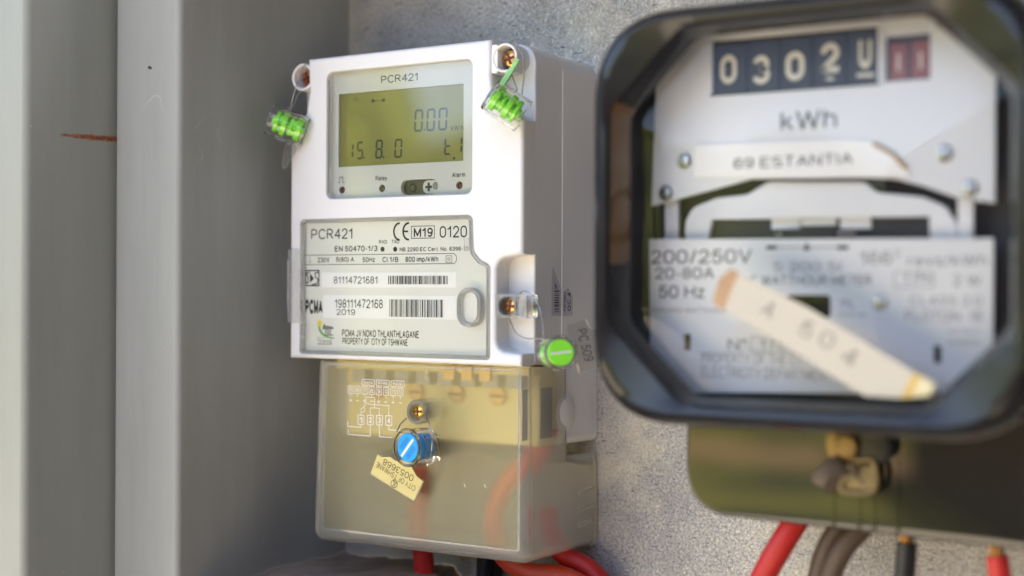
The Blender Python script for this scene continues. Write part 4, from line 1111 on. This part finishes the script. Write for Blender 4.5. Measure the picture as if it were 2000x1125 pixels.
# blue: on the frosted cover with a yellow tag
cB = (10.3, -70.5, -70.0)
wb1 = [g3((-0.78, -58.70), -63), g3((-1.71, -60.90), -66), g3((-0.90, -63.97), -70)]
wb2 = [g3((11.30, -56.35), -64), g3((16.28, -59.20), -70), g3((19.99, -64.20), -73), g3((19.80, -69.70), -73), g3((17.67, -74.51), -71)]
sB, T = seal('wire seal with round blue face and yellow tag hanging on the frosted terminal cover', cB, (-0.16, -1, 0.02), 8.2, 13.0, BLUE, 0.85, [(wb1, False), (wb2, False)])
b = MB(); yT = -66.0
P = [(-14.41, -75.35), (-12.06, -76.46), (-7.40, -75.98), (-5.08, -77.40), (4.12, -79.30), (6.79, -83.47), (10.42, -85.57), (5.57, -94.76), (-18.28, -84.41)]
slab(b, [g3(p, yT) for p in P], 1.0, (0, 1, 0)); tg = b.build('tag', TAGY, sB)
b = MB()
def rot_text(s, a, d, h, y, mb):   # upside-down lettering: a = start (right end), d = end (left end) of the baseline
    O = Vector(g3(a, y)); U = Vector(g3(d, y)) - O; V = Vector((U.z, 0, -U.x)).normalized() * -h
    mb.text(s, O, U, V if V.z < 0 else -V)
rot_text('0053668', (5.81, -83.41), (-10.50, -76.81), 3.0, yT - 0.08, b)
rot_text('CITY OF TSHWANE', (6.89, -88.12), (-14.39, -78.51), 2.6, yT - 0.08, b)
p = (-5.02, -87.76); b.frame(circ(p[0], p[1], 1.9, 16), 0.3, yT - 0.08)
b.line([(p[0] - 1.2, p[1] - 1.2), (p[0] + 1.3, p[1] + 0.4), (p[0] - 0.4, p[1] + 1.5), (p[0] + 0.4, p[1] - 1.5)], 0.3, yT - 0.08)
b.build('tag_text', mat('olive_print', (0.12, 0.10, 0.04), 0.6), tg, normals=False, flatmesh=True)
b = MB(); P = [(-18.28, -84.41), (5.57, -94.76), (10.42, -85.57)]
for q0, q1 in zip(P, P[1:]): b.sweep([Vector(g3(q0, yT + .4)), Vector(g3(q1, yT + .4))], 0.55, 8)
b.build('tag_edge', CLEARE, tg)
b = MB(); b.xf = T @ Matrix.Rotation(0.85, 4, 'Z'); b.text('3668', (-3.4, 1.6, 5.96), (6.6, 0, 0), (0, 2.1, 0)); b.text('0005', (-3.4, -3.8, 5.96), (6.6, 0, 0), (0, 2.1, 0)); b.build('face_number', BLUED, sB, normals=False, flatmesh=True)
b = MB(); P = [(13.52, -75.27), (17.24, -73.61), (19.99, -74.67), (19.47, -75.81), (15.39, -76.57)]
slab(b, [g3(p, -68) for p in P], 1.6, (0, 1, 0)); q = (12.38, -72.86); b.lathe([(2.2, 0), (2.4, 1), (2.2, 5)], (q[0], -73, q[1]), (0, 1, 0), 16); b.build('lock_block', CLEARS, sB)

# ------------------------------------------------------------------ the old black dial meter
dm = thing('dial_meter', 'old black-cased dial electricity meter with glass front and rolling number register', 'electricity meter', (200, 0, -90))
CX, CZ = 199.7, 25.4
NP = 120
def polar(poly, n=NP):
    out = []; poly = ccw(poly)
    for k in range(n):
        a = 2 * math.pi * (k + 0.5) / n; d = Vector((math.cos(a), math.sin(a))); best = None
        for i in range(len(poly)):
            p, q = Vector(poly[i]), Vector(poly[(i + 1) % len(poly)]); e = q - p
            den = d.x * e.y - d.y * e.x
            if abs(den) < 1e-9: continue
            t = (p.x * e.y - p.y * e.x) / den; s = (p.x * d.y - p.y * d.x) / den
            if t > 0 and -1e-6 <= s <= 1 + 1e-6 and (best is None or t > best): best = t
        out.append((CX + d.x * best, CZ + d.y * best))
    return out
def rrp(hw, hh, r):
    hw += 2.7
    return polar(roundp([(-hw, -hh), (hw, -hh), (hw, hh), (-hw, hh)], r, 12))
def chp(hw, hh, c):
    hw += 2.7
    return polar(roundp([(-hw + c, -hh), (hw - c, -hh), (hw, -hh + c), (hw, hh - c), (hw - c, hh), (-hw + c, hh), (-hw, hh - c), (-hw, -hh + c)], 5, 4))
def loft(mb, rings, m=0):
    vs = []
    for p, y in rings: vs += [(x, y, z) for x, z in p]
    n = NP
    return mb.add(vs, [(k * n + i, k * n + (i + 1) % n, (k + 1) * n + (i + 1) % n, (k + 1) * n + i) for k in range(len(rings) - 1) for i in range(n)], m)
b = MB(); loft(b, [(rrp(70, 68, 26), -12), (rrp(73, 71.5, 27), -18), (rrp(75, 73, 28), -98), (rrp(75.5, 73.4, 28), -103)]); b.build('case', BLACKB, dm)
b = MB(); loft(b, [(rrp(74.5, 72.4, 27), -100.5), (rrp(76.6, 74.4, 29), -101), (rrp(77.5, 75.3, 29), -103), (rrp(77.7, 75.5, 29), -109), (rrp(76.8, 74.6, 29), -114), (rrp(74.8, 72.6, 28), -117.6), (rrp(72.4, 70.4, 27), -119), (rrp(70.0, 68.4, 26), -118.6), (chp(68.6, 67.2, 27), -117.2)])
b.build('rim', BLACKB, dm)
b = MB(); loft(b, [(chp(68.6, 67.2, 27), -117.3), (chp(66.6, 65.8, 27), -112.5), (chp(65.4, 65.0, 27), -107.5)]); b.m = [1 if (sum(b.v[i].x for i in f) / len(f) < CX - 66.2 and -16 < sum(b.v[i].z for i in f) / len(f) - CZ < 40) else 0 for f in b.f]; b.build('bevel', [BLACKB, AMBER], dm)  # left faces carry the painted amber reflection
b = MB(); loft(b, [(chp(65.4, 65.0, 27), -107.6), (chp(71, 70, 24), -106.8), (chp(71, 70, 24), -72)]); b.build('inner_collar', DIALB, dm)
b = MB(); base = chp(65.2, 64.8, 27)     # slightly domed pane
loft(b, [([(CX + (x - CX) * s_, CZ + (z - CZ) * s_) for x, z in base], -107.2 - 3.2 * (1 - s_ ** 5)) for s_ in (1.0, .96, .92, .88, .84, .8, .75, .7, .65, .6, .5, .4, .2, .003)]); b.build('glass', GLASS, dm)
b = MB(); b.prism(chp(71, 70, 24), -71, -70); b.build('backing', DIALB, dm)
YD = -86.0
up = [(129.96, 31.02), (131.84, 85.07), (142.29, 96.71), (156.53, 101.98), (177.22, 103.20), (220.10, 104.32), (247.97, 99.90), (258.17, 79.63), (257.99, 28.66), (245.28, 30.89), (233.35, 35.42), (224.21, 38.19), (211.91, 39.11), (170.68, 40.02)]
reg = [(154.90, 72.19), (217.90, 71.41), (217.82, 90.68), (154.81, 92.30)]
rx0, rx1, rz0, rz1 = reg[0][0], reg[1][0], reg[0][1], reg[3][1]
rd = [(220.69, 72.36), (236.23, 72.00), (236.17, 88.26), (220.63, 88.89)]
qx0, qx1, qz0, qz1 = rd[0][0], rd[1][0], rd[0][1], rd[2][1]
b = MB(); b.prism(up, YD, YD + 1.2, holes=[rect(rx0, rz0, rx1, rz1), rect(qx0, qz0, qx1, qz1)], fillet=0.3, seg=2)
dial = b.build('upper_dial', DIAL, dm)
b = MB(); b.t('kWh', (182.03, 57.33), (203.07, 64.09), YD - 0.08, 0, 0.0); b.build('printed_text', DIALP, dial, normals=False, flatmesh=True)
# register drums
rg = MB(); rg.box(rx0 - 2, rx1 + 1.5, YD + 3, YD + 10, rz0 - 2, rz1 + 2, 0)
rg.box(rx0 - 0.5, rx1 + 0.6, YD - 0.6, YD + 0.2, rz0 - 0.6, rz0 + 0.1, 0)
wreg = (rx1 - rx0) / 5
for k in range(1, 5): rg.box(rx0 + wreg * k - 0.35, rx0 + wreg * k + 0.35, YD + 1.4, YD + 3.1, rz0 - 1, rz1 + 1, 0)
drum = rg.build('register', DIALB, dm)
dg = MB(); yy = YD + 2.9
dg.t('0', (156.97, 76.36), (163.67, 87.33), yy, 0, 0.02); dg.t('3', (170.04, 75.35), (176.66, 86.02), yy, 0, 0.02); dg.t('0', (182.78, 75.72), (189.90, 86.36), yy, 0, 0.02); dg.t('2', (195.94, 77.46), (202.96, 88.42), yy, 0, 0.02)
a, d = (209.08, 78.04), (215.69, 88.25); dg.t('U', (a[0] + 1, a[1]), (d[0] - 1, d[1]), yy, 0, 0.025)
dg.line([(210.05, 75.86), (215.03, 75.72)], 1.3, yy); dg.line([(198.47, 75.54), (200.42, 75.39)], 1.0, yy)
dg.build('digits', DIGIT, drum, normals=False, flatmesh=True)
b = MB(); b.box(qx0 - 1, qx1 + 1, YD + 3, YD + 9, qz0 - 1, qz1 + 1, 0)
hw = (qx1 - qx0) / 2
for k in (0, 1): b.box(qx0 + k * hw + 0.8, qx0 + (k + 1) * hw - 0.8, YD + 2, YD + 3.1, qz0 - 0.5, qz1 - 2.5, 1); b.box(qx0 + k * hw + hw * .45, qx0 + k * hw + hw * .55, YD + 1.85, YD + 2.0, qz0 + 4, qz1 - 6, 2)
b.build('red_drums', [REDB, REDW, DIGIT], dm)
b = MB(); b.box(rx1 + 0.8, rx1 + 1.8, YD - 1.0, YD + 0.2, rz0 - 1, rz1 + 2.5); b.build('register_bracket', DIAL, dm)
for q in ((143.86, 47.80), (136.19, 35.86), (241.17, 46.06), (249.81, 33.96), (240.63, 92.00), (219.30, -5.30)):
    b = MB(); b.lathe([(2.9, 0), (2.9, 0.8), (2.2, 1.6), (0.001, 1.9)], (q[0], YD, q[1]), (0, -1, 0), 24); b.box(q[0] - 0.4, q[0] + 0.4, YD - 1.95, YD - 1.5, q[1] - 2.3, q[1] + 2.3, 1); b.build('dial_screw', [STEEL, DARK], dm)
# frame around the spinning disc
YE = -82.0
fo = [(141.76, 15.45), (142.44, 25.47), (145.32, 30.40), (155.14, 33.85), (167.40, 34.71), (175.97, 39.29), (212.10, 37.98), (216.06, 33.95), (232.30, 31.90), (240.60, 28.24), (244.34, 22.48), (244.96, 14.17)]
so_ = [(151.48, 16.99), (153.40, 25.64), (234.98, 24.96), (235.39, 15.81)]
b = MB(); b.prism(roundp(fo, 5.0, 5), YE, YE + 3, holes=[so_], fillet=0.6, seg=2)
p0, p1 = (133.96, 18.07), (139.41, 32.23); b.box(p0[0], p1[0], YE, YE + 2, p0[1] - 4, p1[1] + 3)
p0, p1 = (244.73, 16.43), (249.84, 31.37); b.box(p0[0], p1[0], YE, YE + 2, p0[1] - 4, p1[1] + 3)
fr = b.build('disc_frame', DIAL, dm)
b = MB(); p0, p1 = (149.77, 16.30), (234.31, 25.17); b.box(p0[0], p1[0], -77.5, -76.5, p0[1] - 2, p1[1] + 2, 0)
for a, d in (((175.81, 21.66), (186.79, 26.69)), ((187.23, 22.65), (200.43, 25.17)), ((202.08, 21.32), (213.31, 26.05))): b.box(a[0], d[0], -78.6, -77.4, a[1], d[1], 1)
b.build('disc_window', [DIALB, DIAL], dm)
dz = (191.75, 19.72)
b = MB(); b.lathe([(0.001, 0), (42, 0), (42, 1.2), (0.001, 1.2)], (dz[0], -38.5, dz[1] - 0.6), (0, 0, 1), 72); b.build('spinning_disc', STEEL, dm)
b = MB(); p0, p1 = (180.93, 18.62), (201.03, 21.07); b.box(p0[0], p1[0], -82.3, -80.0, p0[1], p1[1]); b.build('disc_marker', DIALB, dm)
# lower nameplate
low = [(129.48, 18.44), (257.83, 16.78), (257.74, -19.52), (242.42, -36.10), (145.44, -40.03), (130.30, -22.50)]
YN = -87.0
hs = [rect(*(184.45, -10.90), *(201.32, -2.75), 1.2, 3), rect(*(144.31, -23.96), *(147.11, -17.64), 0.4, 2), rect(*(238.00, -25.91), *(240.54, -19.92), 0.4, 2)]
b = MB(); b.prism(low, YN, YN + 1.2, holes=hs, fillet=0.25, seg=2); nm = b.build('lower_nameplate', DIAL, dm)
t = MB(); y = YN - 0.08
for s, a, d in (('200/250V', (130.43, 8.86), (171.49, 14.16)), ('20-80A', (132.27, 3.08), (156.60, 7.49)), ('50 Hz', (133.66, -4.16), (152.72, 0.64)), ('AC WATTHOUR METER', (167.75, 0.82), (216.27, 4.38))):
    t.t(s, a, d, y, 0)
for s, a, d in (('S 200 SI', (179.86, 5.80), (205.22, 9.31)), ('166', (211.86, 8.20), (223.32, 12.80)), ('2/3', (224.09, 10.53), (226.34, 13.52)), ('revs/kWh', (228.99, 7.50), (255.87, 11.35)), ('1 PH', (227.51, 1.13), (237.89, 5.08)), ('2 W', (244.47, 0.64), (253.77, 4.45)), ('CLASS 2.0', (229.78, -6.12), (254.15, -2.70)), ('FLOTON  18', (228.31, -11.59), (254.17, -7.80)), ('N°', (162.07, -23.35), (169.69, -19.03)), ('PL', (205.28, -7.33), (210.35, -4.23))):
    t.t(s, a, d, y, 1)
for s, a, d in (('PATENT', (243.07, -15.81), (253.84, -14.14)), ('NUMBERS', (243.09, -19.49), (253.85, -17.79)), ('STANDARD WATTHOUR', (127.33, -9.74), (161.83, -7.75)), ('PROPERTY OF THE CITY', (151.54, -28.47), (194.23, -24.49)), ('ELECTRICITY DEPARTMENT', (151.56, -33.72), (201.43, -29.45)), ('READ kWh', (204.51, -10.40), (214.63, -8.98))):
    t.t(s, a, d, y, 1)
t.frame(rect(*(224.13, 0.00), *(237.89, 5.60)), 0.3, y, 1); t.frame(rect(*(171.06, -23.92), *(193.40, -17.92)), 0.3, y, 1); t.t('1768', (174.57, -22.65), (189.37, -19.17), y, 1)
a, d = (177.75, 14.63), (207.16, 14.27); t.line([a, d], 0.35, y, 0)
t.line([a, (a[0] + 2.6, a[1])], 1.4, y - .02, 2); t.line([(d[0] - 2.6, d[1]), d], 1.4, y - .02, 2); mx_ = (a[0] + d[0]) / 2; t.flat([(mx_ - 1.3, a[1] - 1.2), (mx_ + 1.3, a[1] - 1.2), (mx_, a[1] + 1.9)], y - .02, 2)
t.build('printed_text', [DIALP, DIALF, INK], nm, normals=False, flatmesh=True)
# stickers on the dial meter
st = MB(); yS = -86.6
P = [(148.10, 41.51), (148.77, 53.37), (168.91, 53.43), (208.54, 52.77), (217.19, 51.40), (224.17, 47.22), (229.17, 41.66), (228.80, 38.78), (194.09, 39.54)]
st.prism(P, yS - 0.5, yS - 0.1, m=0)
st.flat([(217.19, 51.40), (224.17, 47.22), (229.17, 41.66), (227.64, 41.11), (223.02, 46.13), (216.03, 50.38)], yS - 0.56, 2)
st.t('69 ESTANTIA', (164.20, 43.91), (209.35, 47.91), yS - 0.6, 1)
o = st.build('address_sticker', [mat('white_address_label', (0.95, 0.94, 0.92), 0.5, var=0.02), DIALP, BURN], org=(200, -86, 38), normals=False)
tag(o, 'white paper label reading 69 ESTANTIA with a scorched corner, behind the dial glass', 'label')
tp = MB(); yT = -111.2
P = [(166.22, -4.84), (168.49, 2.82), (173.36, 6.62), (177.42, 4.17), (201.79, -7.17), (238.64, -28.45), (244.97, -31.76), (242.89, -35.37), (234.41, -36.85), (221.39, -36.61), (194.13, -21.01), (173.43, -9.35), (167.71, -7.12)]
tp.prism(P, yT, yT + 0.4, m=0)
tp.flat([(166.22, -4.84), (168.49, 2.82), (173.36, 6.62), (176.28, 4.93), (173.40, -0.99), (170.58, -8.24), (167.71, -7.12)], yT - 0.05, 1)
tp.flat([(237.93, -28.05), (240.06, -29.11), (236.90, -36.32), (233.34, -36.90)], yT - 0.05, 2)
tp.flat([(240.06, -29.11), (244.97, -31.76), (242.89, -35.37), (236.90, -36.32)], yT - 0.05, 4)
def sl(s, a, d, h):
    O = Vector(g3(a, yT - 0.1)); U = Vector(g3(d, yT - 0.1)) - O; V = Vector((-U.z, 0, U.x)).normalized() * h
    tp.text(s, O, U, V, 3, 0.0)
sl('A', (183.87, -8.85), (187.44, -11.43), 6.0); sl('5', (197.60, -16.11), (201.84, -18.24), 6.0); sl('0', (204.51, -19.29), (209.06, -21.75), 6.0); sl('4', (212.45, -24.95), (216.93, -27.36), 6.0)
o = tp.build('tape_strip', [TAPE, TAPEO, TAPEG, INKF, mat('pale_yellow_glue', (0.66, 0.60, 0.36), 0.35, var=0.2, scale=200)], org=(200, -109, -20), normals=False)
tag(o, 'aged paper tape strip stuck slantwise across the dial meter glass, yellow glue at its ends', 'tape')
# glossy terminal cover under the dial
b = MB(); yM = -75.0
tcv = roundp([(139.96, -50.92), (140.23, -69.22), (141.5, -77), (154.58, -85.92), (179.52, -86.88), (281, -90.2), (281, -45)], [0, 0, 6, 8, 0, 4, 0], 6)
tcv = roundp([(140.0, -44), (140.0, -87.0), (281, -90.2), (281, -44)], [0, 17, 5, 0], 12)
b.prism(tcv, yM, -4, fillet=1.4, seg=4); tcb = b.build('terminal_cover', BLACKM, dm)
for gx, z1 in ((1115, -70), (1235, -72), (1305, -70), (1415, -50), (1465, -50)):
    xg = {1115: (198.86, -80.24), 1235: (208.46, -79.46), 1305: (213.98, -79.01), 1415: (222.53, -78.31), 1465: (226.31, -62.69)}[gx][0]
    if gx == 1465: continue
    b = MB(); b.box(xg - 0.5, xg + 0.5, yM - 0.5, yM + 0.2, -88.3, z1); b.build('reflection_strip', BLACKM, tcb)  # thin strips standing in for dark lines reflected in the cover
# brass sealing bolt with crumpled tag and bent clip in front of it
p = (206.38, -56.92); b = MB(); b.lathe([(6.5, 0), (7.2, 1), (7.2, 5), (4.6, 5.6), (4.6, 9), (3.8, 9.6), (0.001, 9.8)], (p[0], -75.2, p[1]), (0, -1, 0), 8); b.lathe([(10, 0), (10, 1.2), (7, 1.6)], (p[0], -75.1, p[1]), (0, -1, 0), 28)
b.build('sealing_bolt', BRASSOLD, dm)
p = (215.48, -56.47); b = MB(); b.lathe([(6.5, 0), (6.5, 6), (5.5, 7), (0.001, 7.2)], (p[0], -75.1, p[1]), (0, -1, 0), 24); b.build('black_knob', BLACKB, dm)
ts = thing('lead_seal', 'crumpled brown metal tag and bent clip hanging below the brass bolt of the dial meter', 'seal', g3((207.71, -70.69), -84))
b = MB(); random.seed(5)
P = [(193.77, -67.83), (199.76, -61.06), (202.94, -61.01), (208.87, -67.15), (202.98, -70.66), (200.21, -74.34), (198.21, -72.17), (194.02, -70.53)]
c0 = (201.37, -66.91)
vs = [(c0[0], -87.5, c0[1])] + [(x, -84 + random.uniform(-1.5, 1.5), z) for x, z in P]
n = len(P); vs += [(x, y_ + 0.8, z) for x, y_, z in vs]
fs = [(0, i + 1, (i + 1) % n + 1) for i in range(n)] + [(n + 1, n + 2 + (i + 1) % n, n + 2 + i) for i in range(n)] + [(i + 1, n + 2 + i, n + 2 + (i + 1) % n, (i + 1) % n + 1) for i in range(n)]
b.add(vs, fs); b.build('tag', FOIL, ts, flatmesh=True)
b = MB(); P = [(209.32, -61.85), (215.93, -61.80), (215.97, -72.10), (205.03, -73.32), (205.41, -68.66), (209.34, -66.84)]
b.sweep(catmull([g3(p, -83) for p in P + [P[0]]], 5), 1.1, 8); b.box(P[3][0] + 0.5, P[1][0] - 0.5, -82.4, -81.8, P[3][1] + 1, P[1][1] - 2, 0); b.build('clip', mat('brass_clip', (0.20, 0.15, 0.07), 0.45, 0.5, var=0.3, scale=150), ts)
b = MB(); tube(b, [g3((207.02, -58.24), -83), g3((209.64, -65.18), -85.5), g3((213.55, -69.50), -86)], 0.5, 8); b.build('seal_wire', BLACKC, ts)

# ------------------------------------------------------------------ cables
def cable(name, label, pts, r, m, strands=False, group='cables below the meters'):
    t = thing(name, label, 'cable', pts[-1], group)
    b = MB(); tube(b, pts, r, 20, 12); b.build('sheath', m, t)
    if strands:
        b = MB(); p = Vector(pts[0])
        for k in range(11):
            a = k * 2.4; q = p + Vector((math.cos(a) * r * .62, math.sin(a) * r * .62, 0)) * (0.3 + 0.06 * k)
            b.sweep([q + Vector((0, 0, -1)), q + Vector((random.uniform(-.6, .6), 0, 2.2)), q + Vector((random.uniform(-1, 1), 0, 5.0))], 0.55, 6)
        b.build('copper_strands', COPPER, t)
    return t
cable('cable', 'thick red cable curving down to the left from under the dial meter', [(178.5, -45, -78), (177.5, -52, -88), (172.5, -55, -98), (166, -56, -110), (160, -56, -124), (156, -54, -150)], 4.9, RED)
cable('cable', 'brown cable under the dial meter, left of the pair, nearest the red cable', [(197, -40, -80), (194.5, -46, -89), (188.5, -48, -98), (184.5, -48, -109), (182.5, -47, -122), (182, -46, -150)], 4.0, BROWN)
cable('cable', 'brown cable under the dial meter, right of the pair, lying in front of the other', [(205.5, -46, -80), (203.5, -52, -89), (196.5, -55, -98.5), (191.5, -55, -109), (189, -54, -122), (188, -52, -150)], 4.1, BROWN)
cable('cable', 'black cable with bare copper strands at its top, under the dial meter', [(221.5, -60, -93.6), (221.2, -60, -100), (220.4, -60, -110), (219.6, -58, -125), (219, -55, -150)], 3.8, BLACKC, True)
cable('cable', 'short red cable with bare copper strands at the bottom right corner', [(253.6, -60, -95.0), (254.4, -60, -100), (255.6, -60, -108), (257, -58, -120), (259, -55, -150)], 3.9, RED, True)
cable('cable', 'straight red cable dropping out of the frosted cover into the floor', [(-17.5, -25, -64), (-18.2, -25, -80), (-19.2, -25, -100), (-18.8, -25, -118), (-18.0, -24, -129), (-18.4, -22, -140)], 4.9, RED)
cable('cable', 'orange-red cable bending inside the right half of the frosted cover', [(52, -30, -62), (46, -30, -76), (33, -30, -88), (26, -30, -101), (25, -28, -114), (29, -26, -124), (40, -24, -129.5), (58, -22, -130), (80, -18, -140)], 4.6, mat('orange_red_sheath', (0.62, 0.06, 0.02), 0.42, var=0.12))
cable('cable', 'red cable running out under the right corner of the frosted cover', [(46, -20, -100), (47, -18, -112), (53, -15, -121.5), (64, -12, -127), (76, -10, -138)], 4.6, RED)
b = MB(); b.prism(roundp([(2, -150), (12, -150), (13, -122), (3, -120)], 2), -10, -2, fillet=0.6, seg=2); b.lathe([(3, 0), (3.4, 14)], (8, -12, -138), (0.2, 0, 1), 14)
o = b.build('cable_gland', BLACKC, org=(8, -6, -140)); tag(o, 'black rubber gland half hidden under the frosted cover, right of the straight red cable', 'cable gland')
